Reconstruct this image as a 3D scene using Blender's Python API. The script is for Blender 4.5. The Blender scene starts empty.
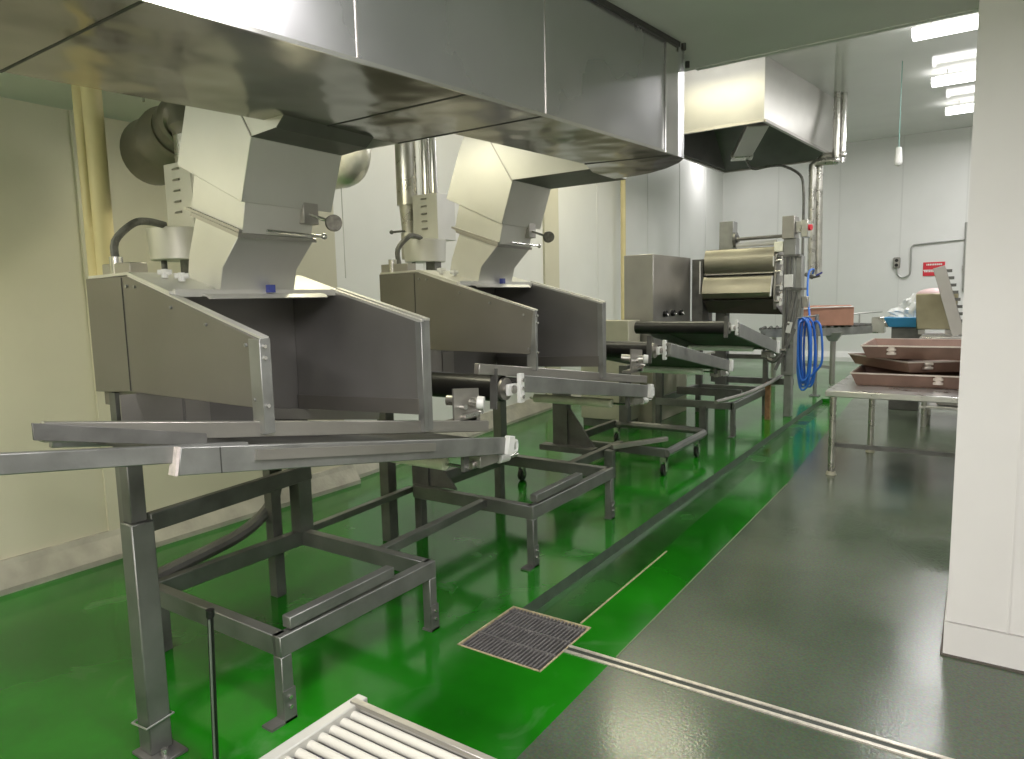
import bpy, bmesh, math, random
from mathutils import Vector, Matrix
random.seed(7)
S = bpy.context.scene
COL = S.collection
PI = math.pi
WL = {}                       # object name -> world location of its origin


# ------------------------------------------------------------------ materials
def mat(name, col, rough=.5, metal=0.0, var=.0, vscale=6, bump=0, bscale=20, spec=.5, stretch=None,
        rvar=0.0, coat=0, trans=0, alpha=1, bdist=.02):
    m = bpy.data.materials.new(name); m.use_nodes = True
    nt = m.node_tree; b = nt.nodes['Principled BSDF']; N = nt.nodes.new; L = nt.links.new
    b.inputs['Base Color'].default_value = (*col, 1)
    b.inputs['Roughness'].default_value = rough
    b.inputs['Metallic'].default_value = metal
    b.inputs['Specular IOR Level'].default_value = spec
    b.inputs['Coat Weight'].default_value = coat
    b.inputs['Transmission Weight'].default_value = trans
    b.inputs['Alpha'].default_value = alpha
    tc = N('ShaderNodeTexCoord'); src = tc.outputs['Object']
    if stretch:
        mp = N('ShaderNodeMapping'); mp.inputs['Scale'].default_value = stretch
        L(src, mp.inputs['Vector']); src = mp.outputs['Vector']
    if var or rvar:
        n = N('ShaderNodeTexNoise'); n.inputs['Scale'].default_value = vscale; n.inputs['Detail'].default_value = 5
        L(src, n.inputs['Vector'])
        if var:
            r = N('ShaderNodeMapRange'); r.inputs['From Min'].default_value = .3; r.inputs['From Max'].default_value = .7
            r.inputs['To Min'].default_value = 1 - var; r.inputs['To Max'].default_value = 1 + var
            L(n.outputs['Fac'], r.inputs['Value'])
            v = N('ShaderNodeVectorMath'); v.operation = 'SCALE'; v.inputs[0].default_value = col
            L(r.outputs[0], v.inputs['Scale']); L(v.outputs[0], b.inputs['Base Color'])
        if rvar:
            r2 = N('ShaderNodeMapRange'); r2.inputs['From Min'].default_value = .3; r2.inputs['From Max'].default_value = .7
            r2.inputs['To Min'].default_value = max(.02, rough - rvar); r2.inputs['To Max'].default_value = rough + rvar
            L(n.outputs['Fac'], r2.inputs['Value']); L(r2.outputs[0], b.inputs['Roughness'])
    if bump:
        n3 = N('ShaderNodeTexNoise'); n3.inputs['Scale'].default_value = bscale; n3.inputs['Detail'].default_value = 3
        L(src, n3.inputs['Vector'])
        bp = N('ShaderNodeBump'); bp.inputs['Strength'].default_value = bump; bp.inputs['Distance'].default_value = bdist
        L(n3.outputs['Fac'], bp.inputs['Height']); L(bp.outputs['Normal'], b.inputs['Normal'])
    return m


def emat(name, col, strength):
    m = bpy.data.materials.new(name); m.use_nodes = True
    b = m.node_tree.nodes['Principled BSDF']
    b.inputs['Base Color'].default_value = (*col, 1)
    b.inputs['Emission Color'].default_value = (*col, 1); b.inputs['Emission Strength'].default_value = strength
    return m


M = dict(
    steel=mat('brushed_steel', (.40, .385, .355), .42, .85, .10, 3, .03, 60, rvar=.06),
    panel=mat('hood_panel_steel', (.24, .228, .205), .46, .75, .10, 2.2, .03, 40, rvar=.07),
    inner=mat('hood_inner_steel', (.28, .272, .258), .5, .75, .12, 2.5, .02, 40, rvar=.06),
    chim=mat('chimney_steel', (.66, .655, .61), .46, .65, .06, 3, .03, 20, rvar=.05),
    guard=mat('drum_guard_steel', (.36, .34, .28), .34, .9, .08, 3, .02, 20, rvar=.05),
    stand=mat('stand_steel', (.20, .205, .19), .45, .7, .18, 7, .05, 40, rvar=.08),
    under=mat('elbow_underside_shade', (.15, .145, .13), .5, .5, .2, 4),  # shade under the elbow is put into this dark colour
    frame=mat('frame_steel', (.31, .315, .30), .45, .75, .18, 7, .05, 40, rvar=.08),
    fdark=mat('dark_steel', (.16, .16, .15), .5, .6, .25, 8, .05, 40, rvar=.08),
    duct=mat('duct_sheet_steel', (.56, .56, .57), .27, .95, .08, 1.6, .35, 1.1, rvar=.07, bdist=.03),
    ductb=mat('duct_stain_reflect_sheet', (.30, .29, .265), .16, .9, .35, 2.0, .8, 1.15, rvar=.08, bdist=.06),  # duct underside: stains, with dark reflections painted into the colour
    bright=mat('polished_steel', (.66, .65, .62), .22, .95, .06, 5, .02, 10, rvar=.05),
    galv=mat('galvanised_pipe', (.55, .54, .49), .30, .9, .15, 6, .03, 30, rvar=.08),
    foil=mat('foil_hose', (.80, .79, .74), .34, .85, .08, 20, .15, 50),
    flue=mat('shaded_flue_sheet', (.20, .19, .155), .46, .7, .18, 5, .04, 20, rvar=.08),  # flue bend: its shading is painted in as a dark base colour
    wire=mat('wire_steel', (.5, .5, .48), .35, .8),
    black=mat('black_rubber', (.010, .010, .010), .34, 0, .3, 8, .02, 40),
    belt=mat('belt_dark', (.06, .06, .055), .5, 0, .3, 8),
    white=mat('white_plastic', (.78, .78, .75), .35, 0, .05, 8),
    cream=mat('cream_roller', (.88, .88, .72), .45, 0, .10, 10),
    paleg=mat('pale_green_roller', (.92, 1, .88), .45, 0, .10, 10),
    yellow=mat('cream_yellow_pipe', (.72, .62, .34), .45, 0, .06, 4),
    blackiron=mat('dark_conduit', (.14, .14, .125), .5, .3, .3, 20, .3, 80),
    wall=mat('wall_panel_white', (.80, .80, .775), .38, 0, .03, 1.2, .02, 2),
    wall2=mat('wall_panel_near', (.62, .59, .465), .42, 0, .05, 1.5, .02, 2),  # warm light on the nearer walls is mixed into this yellower colour
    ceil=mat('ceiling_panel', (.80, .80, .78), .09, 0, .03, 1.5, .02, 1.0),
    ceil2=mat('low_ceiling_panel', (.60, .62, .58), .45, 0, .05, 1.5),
    column=mat('column_white', (.76, .745, .72), .5, 0, .03, 2.5),
    curb=mat('concrete_curb', (.38, .365, .31), .7, 0, .20, 5, .2, 30),
    blue=mat('blue_hose', (.03, .16, .62), .4),
    bluep=mat('blue_plastic', (.06, .32, .62), .4),
    red=mat('red_plastic', (.68, .03, .05), .4),
    carton=mat('carton_brown', (.42, .22, .155), .8, 0, .10, 6),
    tray=mat('brown_tray', (.25, .155, .12), .5, .1, .18, 6),
    trayrim=mat('tray_rim', (.62, .55, .50), .35, .6),
    tabletop=mat('table_steel', (.56, .56, .55), .30, .9, .05, 5, rvar=.05),
    beige=mat('beige_enamel', (.45, .43, .33), .5, .1, .08, 5),
    greenc=mat('green_cord', (.25, .50, .45), .5),
    rust=mat('rusty_steel', (.30, .16, .08), .7, .3, .3, 20),
    goldbin=mat('tarnished_steel_bin', (.36, .33, .22), .42, .7, .15, 4),
    bag=mat('clear_plastic', (.88, .89, .89), .25, 0, .05, 8, .3, 20, trans=.12),
    pinkbag=mat('pink_plastic', (.62, .46, .46), .35, 0, .1, 8, .3, 20),
    grate=mat('grate_steel', (.22, .21, .205), .5, .5, .2, 30),
    pit=mat('drain_pit', (.03, .04, .03), .5),
    seam=mat('seam_sealant', (.05, .05, .045), .5),
    rim=mat('drain_rim', (.50, .42, .26), .5, .2, .3, 25),
    bluepaint=mat('blue_sticker', (.05, .07, .30), .5),
    lamp=emat('lamp_tube', (1, .985, .96), 5),
)


def green_floor():
    m = bpy.data.materials.new('green_epoxy'); m.use_nodes = True
    nt = m.node_tree; b = nt.nodes['Principled BSDF']; N = nt.nodes.new; L = nt.links.new
    tc = N('ShaderNodeTexCoord')
    n1 = N('ShaderNodeTexNoise'); n1.inputs['Scale'].default_value = 1.1; n1.inputs['Detail'].default_value = 5
    L(tc.outputs['Object'], n1.inputs['Vector'])
    cr = N('ShaderNodeValToRGB'); e = cr.color_ramp.elements
    e[0].position = .33; e[0].color = (.005, .085, .003, 1); e[1].position = .72; e[1].color = (.012, .215, .006, 1)
    L(n1.outputs['Fac'], cr.inputs['Fac'])
    # whitish flour residue in patches of its own
    n2 = N('ShaderNodeTexNoise'); n2.inputs['Scale'].default_value = 2.3; n2.inputs['Detail'].default_value = 8
    n2.inputs['Distortion'].default_value = 1.2
    L(tc.outputs['Object'], n2.inputs['Vector'])
    r = N('ShaderNodeMapRange'); r.inputs['From Min'].default_value = .58; r.inputs['From Max'].default_value = .80
    r.inputs['To Max'].default_value = .32
    L(n2.outputs['Fac'], r.inputs['Value'])
    mx = N('ShaderNodeMix'); mx.data_type = 'RGBA'
    L(r.outputs[0], mx.inputs['Factor']); L(cr.outputs['Color'], mx.inputs['A']); mx.inputs['B'].default_value = (.20, .26, .18, 1)
    L(mx.outputs['Result'], b.inputs['Base Color'])
    r2 = N('ShaderNodeMapRange'); r2.inputs['To Min'].default_value = .04; r2.inputs['To Max'].default_value = .22
    L(n2.outputs['Fac'], r2.inputs['Value']); L(r2.outputs[0], b.inputs['Roughness'])
    n3 = N('ShaderNodeTexNoise'); n3.inputs['Scale'].default_value = 9; L(tc.outputs['Object'], n3.inputs['Vector'])
    bp = N('ShaderNodeBump'); bp.inputs['Strength'].default_value = .03; bp.inputs['Distance'].default_value = .01
    L(n3.outputs['Fac'], bp.inputs['Height']); L(bp.outputs['Normal'], b.inputs['Normal'])
    b.inputs['Specular IOR Level'].default_value = .5
    return m


def grey_floor():
    m = bpy.data.materials.new('grey_concrete_floor'); m.use_nodes = True
    nt = m.node_tree; b = nt.nodes['Principled BSDF']; N = nt.nodes.new; L = nt.links.new
    tc = N('ShaderNodeTexCoord')
    n1 = N('ShaderNodeTexNoise'); n1.inputs['Scale'].default_value = .9; n1.inputs['Detail'].default_value = 6
    L(tc.outputs['Object'], n1.inputs['Vector'])
    n2 = N('ShaderNodeTexNoise'); n2.inputs['Scale'].default_value = 90; n2.inputs['Detail'].default_value = 2
    L(tc.outputs['Object'], n2.inputs['Vector'])
    cr = N('ShaderNodeValToRGB'); e = cr.color_ramp.elements
    e[0].position = .3; e[0].color = (.062, .082, .056, 1); e[1].position = .7; e[1].color = (.104, .124, .090, 1)
    L(n1.outputs['Fac'], cr.inputs['Fac'])
    mx = N('ShaderNodeMix'); mx.data_type = 'RGBA'; mx.blend_type = 'OVERLAY'; mx.inputs['Factor'].default_value = .5
    L(cr.outputs['Color'], mx.inputs['A']); L(n2.outputs['Color'], mx.inputs['B'])
    hs = N('ShaderNodeHueSaturation'); hs.inputs['Saturation'].default_value = 1.15
    L(mx.outputs['Result'], hs.inputs['Color']); L(hs.outputs['Color'], b.inputs['Base Color'])
    r2 = N('ShaderNodeMapRange'); r2.inputs['From Min'].default_value = .3; r2.inputs['From Max'].default_value = .7
    r2.inputs['To Min'].default_value = .08; r2.inputs['To Max'].default_value = .27
    L(n1.outputs['Fac'], r2.inputs['Value']); L(r2.outputs[0], b.inputs['Roughness'])
    bp = N('ShaderNodeBump'); bp.inputs['Strength'].default_value = .06; bp.inputs['Distance'].default_value = .01
    L(n2.outputs['Fac'], bp.inputs['Height']); L(bp.outputs['Normal'], b.inputs['Normal'])
    return m


M['green'] = green_floor(); M['grey'] = grey_floor()


# ------------------------------------------------------------------ mesh builder
class MB:
    def __init__(s): s.bm = bmesh.new(); s.mi = 0

    def face(s, vs, mi=0):
        f = s.bm.faces.new(vs); f.material_index = mi; return f

    def hexa(s, c):           # 8 corners: bottom 4 then top 4
        v = [s.bm.verts.new(p) for p in c]
        for q in ((0, 3, 2, 1), (4, 5, 6, 7), (0, 1, 5, 4), (1, 2, 6, 5), (2, 3, 7, 6), (3, 0, 4, 7)):
            s.face([v[i] for i in q], s.mi)
        return s

    def box(s, x0, x1, y0, y1, z0, z1):
        return s.hexa([(x0, y0, z0), (x1, y0, z0), (x1, y1, z0), (x0, y1, z0), (x0, y0, z1), (x1, y0, z1), (x1, y1, z1), (x0, y1, z1)])

    def beam(s, p, q, w, h, up=(0, 0, 1), off=0):
        # rectangular bar; p, q on the middle of the TOP face when off=-h/2, on the axis when off=0
        p, q = Vector(p), Vector(q); d = (q - p).normalized(); u = Vector(up)
        if abs(d.dot(u)) > .98: u = Vector((1, 0, 0))
        sd = d.cross(u).normalized(); u = sd.cross(d).normalized()
        c = []
        for zz in (-h / 2 + off, h / 2 + off):
            for (e, f) in ((p, -1), (q, -1), (q, 1), (p, 1)):
                c.append(e + sd * f * w / 2 + u * zz)
        c = [c[0], c[3], c[2], c[1], c[4], c[7], c[6], c[5]]
        return s.hexa(c)

    def cyl(s, p, q, r, r2=None, seg=20, cap=True):
        p, q = Vector(p), Vector(q); r2 = r if r2 is None else r2
        d = (q - p).normalized(); a = Vector((0, 0, 1)) if abs(d.z) < .9 else Vector((1, 0, 0))
        u = d.cross(a).normalized(); v = d.cross(u)
        A = [s.bm.verts.new(p + (u * math.cos(t) + v * math.sin(t)) * r) for t in [2 * PI * i / seg for i in range(seg)]]
        B = [s.bm.verts.new(q + (u * math.cos(t) + v * math.sin(t)) * r2) for t in [2 * PI * i / seg for i in range(seg)]]
        for i in range(seg):
            j = (i + 1) % seg; s.face([A[i], A[j], B[j], B[i]], s.mi)
        if cap:
            s.face(A[::-1], s.mi); s.face(B, s.mi)
        return s

    def tube(s, pts, r, seg=10, sub=4, cap=True, radii=None):
        P = [Vector(p) for p in pts]
        if sub > 1 and len(P) > 2:      # Catmull-Rom
            Q = []
            for i in range(len(P) - 1):
                a = P[max(i - 1, 0)]; b = P[i]; c = P[i + 1]; d = P[min(i + 2, len(P) - 1)]
                for k in range(sub):
                    t = k / sub
                    Q.append(.5 * ((2 * b) + (c - a) * t + (2 * a - 5 * b + 4 * c - d) * t * t + (3 * b - a - 3 * c + d) * t ** 3))
            Q.append(P[-1]); P = Q
        rings = []; n = len(P); prev = None
        for i, p in enumerate(P):
            d = (P[min(i + 1, n - 1)] - P[max(i - 1, 0)]).normalized()
            if prev is None:
                a = Vector((0, 0, 1)) if abs(d.z) < .9 else Vector((1, 0, 0))
                u = d.cross(a).normalized()
            else:
                u = (prev - d * prev.dot(d)).normalized()
            prev = u; v = d.cross(u)
            rr = r if radii is None else radii[min(int(i / max(1, n - 1) * (len(radii) - 1) + .5), len(radii) - 1)]
            rings.append([s.bm.verts.new(p + (u * math.cos(t) + v * math.sin(t)) * rr) for t in [2 * PI * k / seg for k in range(seg)]])
        for a, b in zip(rings, rings[1:]):
            for k in range(seg):
                j = (k + 1) % seg; s.face([a[k], a[j], b[j], b[k]], s.mi)
        if cap: s.face(rings[0][::-1], s.mi); s.face(rings[-1], s.mi)
        return s

    def prism(s, poly, axis, a0, a1):
        def pt(u, v, w):
            return {'x': (w, u, v), 'y': (u, w, v), 'z': (u, v, w)}[axis]
        A = [s.bm.verts.new(pt(u, v, a0)) for u, v in poly]; B = [s.bm.verts.new(pt(u, v, a1)) for u, v in poly]
        n = len(poly)
        for i in range(n):
            j = (i + 1) % n; s.face([A[i], A[j], B[j], B[i]], s.mi)
        s.face(A[::-1], s.mi); s.face(B, s.mi)
        return s

    def ball(s, c, r, sc=(1, 1, 1), sub=2):
        ret = bmesh.ops.create_icosphere(s.bm, subdivisions=sub, radius=r)
        for v in ret['verts']: v.co = Vector((v.co.x * sc[0], v.co.y * sc[1], v.co.z * sc[2])) + Vector(c)
        return s

    def build(s, name, m, parent=None, bevel=0.0, smooth=True, kind=None, label=None, loc=None):
        bmesh.ops.recalc_face_normals(s.bm, faces=s.bm.faces)
        if parent is not None: w = WL[parent.name]
        elif loc is not None: w = Vector(loc)
        else:
            xs = [v.co for v in s.bm.verts]
            w = Vector(((min(v.x for v in xs) + max(v.x for v in xs)) / 2, (min(v.y for v in xs) + max(v.y for v in xs)) / 2, min(v.z for v in xs)))
        for v in s.bm.verts: v.co -= w
        me = bpy.data.meshes.new(name); s.bm.to_mesh(me); s.bm.free()
        if smooth:
            for p in me.polygons: p.use_smooth = True
            me.set_sharp_from_angle(angle=math.radians(32))
        for k in (m if isinstance(m, (list, tuple)) else [m]): me.materials.append(k)
        o = bpy.data.objects.new(name, me); COL.objects.link(o)
        if parent is not None: o.parent = parent
        else: o.location = w
        WL[o.name] = w
        if bevel:
            b = o.modifiers.new('bevel', 'BEVEL'); b.width = bevel; b.segments = 1; b.limit_method = 'ANGLE'
        if kind: o['kind'] = kind
        if label: o['label'] = label
        return o


def tag(o, label, cat, group=None, kind=None):
    o['label'] = label; o['category'] = cat
    if group: o['group'] = group
    if kind: o['kind'] = kind
    return o


def thing(name, label, cat, loc, group=None):
    o = bpy.data.objects.new(name, None); COL.objects.link(o); o.location = loc; o.empty_display_size = .1
    WL[o.name] = Vector(loc)
    return tag(o, label, cat, group)


def struct(name, mb, m, **k):
    return mb.build(name, m, kind='structure', smooth=False, **k)


def part(name, m, parent, fn, bevel=0.0, label=None, smooth=True):
    b = MB(); fn(b); return b.build(name, m, parent, bevel, smooth, label=label)


# ------------------------------------------------------------------ camera
CAM = bpy.data.cameras.new('camera'); co = bpy.data.objects.new('camera', CAM); COL.objects.link(co)
yaw, pit, rol = .5952, .1155, -.0226
fw = Vector((-math.sin(yaw) * math.cos(pit), math.cos(yaw) * math.cos(pit), -math.sin(pit)))
rt = Vector((math.cos(yaw), math.sin(yaw), 0)); up = rt.cross(fw)
R = rt * math.cos(rol) + up * math.sin(rol); U = -rt * math.sin(rol) + up * math.cos(rol)
co.matrix_world = Matrix(((R.x, U.x, -fw.x, 0), (R.y, U.y, -fw.y, 0), (R.z, U.z, -fw.z, 1.6), (0, 0, 0, 1)))
CAM.sensor_width = 36; CAM.lens = 687.3 / 1024 * 36; CAM.clip_start = .02; CAM.clip_end = 100
S.camera = co

ZC, ZH = 2.80, 4.95           # low ceiling, high ceiling
YS = 3.75                     # edge of the low ceiling
YB = 17.6                     # back wall

# ------------------------------------------------------------------ the setting
b = MB()
def quad(pts, mi, z=0): b.face([b.bm.verts.new((x, y, z)) for x, y in pts], mi)
XW, XE, YN = -5.8, 5.0, -3.0
quad([(XW, YN), (-1.27, YN), (-1.27, 2.38), (XW, 2.38)], 0); quad([(-1.27, YN), (XE, YN), (XE, 2.38), (-1.27, 2.38)], 1)
quad([(XW, 2.38), (-1.945, 2.38), (-1.945, 2.84), (XW, 2.84)], 0)
quad([(-1.5, 2.38), (-1.27, 2.38), (-1.27, 2.84), (-1.5, 2.84)], 0); quad([(-1.27, 2.38), (XE, 2.38), (XE, 2.84), (-1.27, 2.84)], 1)
quad([(XW, 2.84), (-1.9, 2.84), (-1.9, 11.2), (XW, 11.2)], 0)
quad([(-1.56, 2.84), (-1.27, 2.84), (-1.27, 6), (-1.62, 6)], 0); quad([(-1.27, 2.84), (XE, 2.84), (XE, 6), (-1.27, 6)], 1)
quad([(-1.62, 6), (-1.27, 6), (-1.5, 11.2), (-1.7, 11.2)], 0); quad([(-1.27, 6), (XE, 6), (XE, 11.2), (-1.5, 11.2)], 1)
quad([(XW, 11.2), (-1.5, 11.2), (-1.5, YB + .1), (XW, YB + .1)], 0); quad([(-1.5, 11.2), (XE, 11.2), (XE, YB + .1), (-1.5, YB + .1)], 1)
# sloping drain channel
def wallq(p, q, z0, z1, mi): b.face([b.bm.verts.new(c) for c in ((*p, z0), (*q, z0), (*q, z1), (*p, z1))], mi)
CD = -.055
b.face([b.bm.verts.new(c) for c in ((-1.885, 2.84, CD), (-1.60, 2.84, CD), (-1.66, 6, CD), (-1.74, 11.2, CD), (-1.885, 11.2, CD))], 4)
b.face([b.bm.verts.new(c) for c in ((-1.9, 2.84, 0), (-1.9, 11.2, 0), (-1.885, 11.2, CD), (-1.885, 2.84, CD))], 2)
b.face([b.bm.verts.new(c) for c in ((-1.56, 2.84, 0), (-1.62, 6, 0), (-1.66, 6, CD), (-1.60, 2.84, CD))], 0)
b.face([b.bm.verts.new(c) for c in ((-1.62, 6, 0), (-1.7, 11.2, 0), (-1.74, 11.2, CD), (-1.66, 6, CD))], 0)
b.face([b.bm.verts.new(c) for c in ((-1.9, 11.2, 0), (-1.7, 11.2, 0), (-1.74, 11.2, CD), (-1.885, 11.2, CD))], 0)
# grate pit
for p, q in (((-1.945, 2.38), (-1.5, 2.38)), ((-1.5, 2.38), (-1.5, 2.84)), ((-1.945, 2.84), (-1.945, 2.38))): wallq(p, q, -.14, 0, 3)
wallq((-1.945, 2.84), (-1.5, 2.84), -.14, CD, 3)
quad([(-1.945, 2.38), (-1.5, 2.38), (-1.5, 2.84), (-1.945, 2.84)], 3, -.14)
struct('floor', b, [M['green'], M['grey'], mat('channel_edge', (.05, .075, .05), .4, 0, .3, 12), M['pit'], mat('channel_floor', (.012, .085, .008), .22, 0, .45, 2.5, .05, 6, rvar=.1)], loc=(0, 0, 0))

# thin seam line between the two coatings and the slot drain
b = MB(); b.box(-1.5, 3.4, 2.575, 2.592, 0, .006); b.box(-1.5, 3.4, 2.622, 2.639, 0, .006)
b.mi = 1; b.box(-1.5, 3.4, 2.592, 2.622, 0, .002)
struct('trim_1', b, [mat('slot_drain_rail', (.62, .58, .50), .35, .5, .2, 30), M['pit']])
b = MB(); b.box(-1.562, -1.553, 2.86, 4.0, 0, .003)
struct('trim_2', b, M['rim'])
b = MB(); b.beam((-1.27, 2.66, .0), (-1.27, 6, .0), .006, .004)
struct('trim_3', b, mat('coating_joint', (.16, .20, .11), .6))

WP = [(-4.62, YN), (-4.62, 4.15), (-4.74, 4.15), (-5.25, 9.0), (-5.42, YB)]
b = MB()
for i, (p, q) in enumerate(zip(WP, WP[1:])):
    b.mi = 0 if q[1] < 4.5 else 1
    b.face([b.bm.verts.new(c) for c in ((*p, 0), (*q, 0), (*q, ZH), (*p, ZH))], b.mi)
struct('wall_left', b, [M['wall2'], M['wall']], loc=(-4.62, 0, 0))
b = MB(); b.box(XW, XE, YB, YB + .1, 0, ZH); struct('wall_back', b, M['wall'])
b = MB(); b.box(XE, XE + .1, YN, YB, 0, ZH); struct('wall_right', b, M['wall'])
b = MB(); b.box(XW, XE, YN - .1, YN, 0, ZH); struct('wall_behind', b, M['wall2'])
b = MB(); b.box(XW, XE, YS, YB, ZH, ZH + .1); struct('ceiling', b, M['ceil'])
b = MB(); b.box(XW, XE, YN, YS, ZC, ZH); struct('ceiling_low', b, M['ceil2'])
b = MB(); b.box(-1.3, -.05, YS - .03, YS + .006, ZC - .006, ZC + .03); struct('trim_4', b, M['ceil2'])
# wall panel joints and pilasters
b = MB()
for y in (5.6, 7.2, 10.4, 12.6, 14.4, 16.2):
    for p, q in zip(WP[2:], WP[3:]):
        if p[1] <= y <= q[1]:
            x = p[0] + (q[0] - p[0]) * (y - p[1]) / (q[1] - p[1]); b.box(x - .01, x + .008, y, y + .03, .2, ZH)
for x in (-4.1, -2.75, -1.5, -.3): b.box(x, x + .03, YB - .008, YB + .01, .2, ZH)
struct('trim_5', b, mat('panel_joint', (.74, .74, .715), .4))
b = MB(); b.box(-4.63, -4.60, 2.1, 2.28, 0, ZC); b.box(-4.63, -4.61, .2, .23, 0, ZC); b.box(-5.25, -5.17, 8.55, 8.95, 0, ZH)
struct('trim_6', b, M['wall2'])
# concrete curb along the walls
b = MB()
def curb(p, q, d, h):
    p, q = Vector((*p, 0)), Vector((*q, 0)); n = Vector(((q - p).y, -(q - p).x, 0)).normalized()
    prof = [(0, 0), (d, 0), (d, .035), (d * .35, h * .8), (d * .22, h), (0, h)]
    A = [b.bm.verts.new(p + n * u + Vector((0, 0, v))) for u, v in prof]; B = [b.bm.verts.new(q + n * u + Vector((0, 0, v))) for u, v in prof]
    for i in range(len(prof)):
        j = (i + 1) % len(prof); b.face([A[i], A[j], B[j], B[i]])
    b.face(A[::-1]); b.face(B)
curb(WP[0], (-4.62, 4.2), .12, .17); curb(WP[2], WP[3], .12, .21); curb(WP[3], WP[4], .12, .21)
struct('baseboard_left', b, M['curb'])
b = MB(); b.prism([(YB - .1, 0), (YB, 0), (YB, .22), (YB - .03, .22), (YB - .1, .1)], 'x', -5.4, XE); struct('baseboard_back', b, M['wall'])
# white pillar at the right
b = MB(); b.box(-.05, 1.3, 3.44, 4.15, .155, ZC); b.box(-.058, 1.308, 3.43, 4.158, 0, .15)
b.box(.165, .172, 3.434, 3.441, .155, ZC)
struct('wall_pillar', b, M['column'])
b = MB(); b.box(-.068, 1.318, 3.42, 4.168, 0, .008); struct('trim_7', b, mat('pillar_joint', (.10, .09, .075), .7))

# ------------------------------------------------------------------ drain grate
t = thing('floor_grate', 'dark steel bar grating set in the green floor at the end of the drain channel', 'drain grate', (-1.72, 2.61, -.02))
def f(b):
    for i in range(21):
        x = -1.934 + i * .0204; b.box(x, x + .0085, 2.386, 2.834, -.025, .001)
part('bars', M['grate'], t, f)
for y in (2.52, 2.66, 2.79): part('cross_bar', M['grate'], t, lambda b: b.box(-1.94, -1.505, y, y + .008, -.02, .003))
def f(b):
    for r in ((-1.947, -1.497, 2.372, 2.38), (-1.947, -1.497, 2.838, 2.846), (-1.951, -1.943, 2.372, 2.846), (-1.501, -1.493, 2.372, 2.846)):
        b.box(*r, -.02, .003)
part('rim', M['rim'], t, f)


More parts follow.
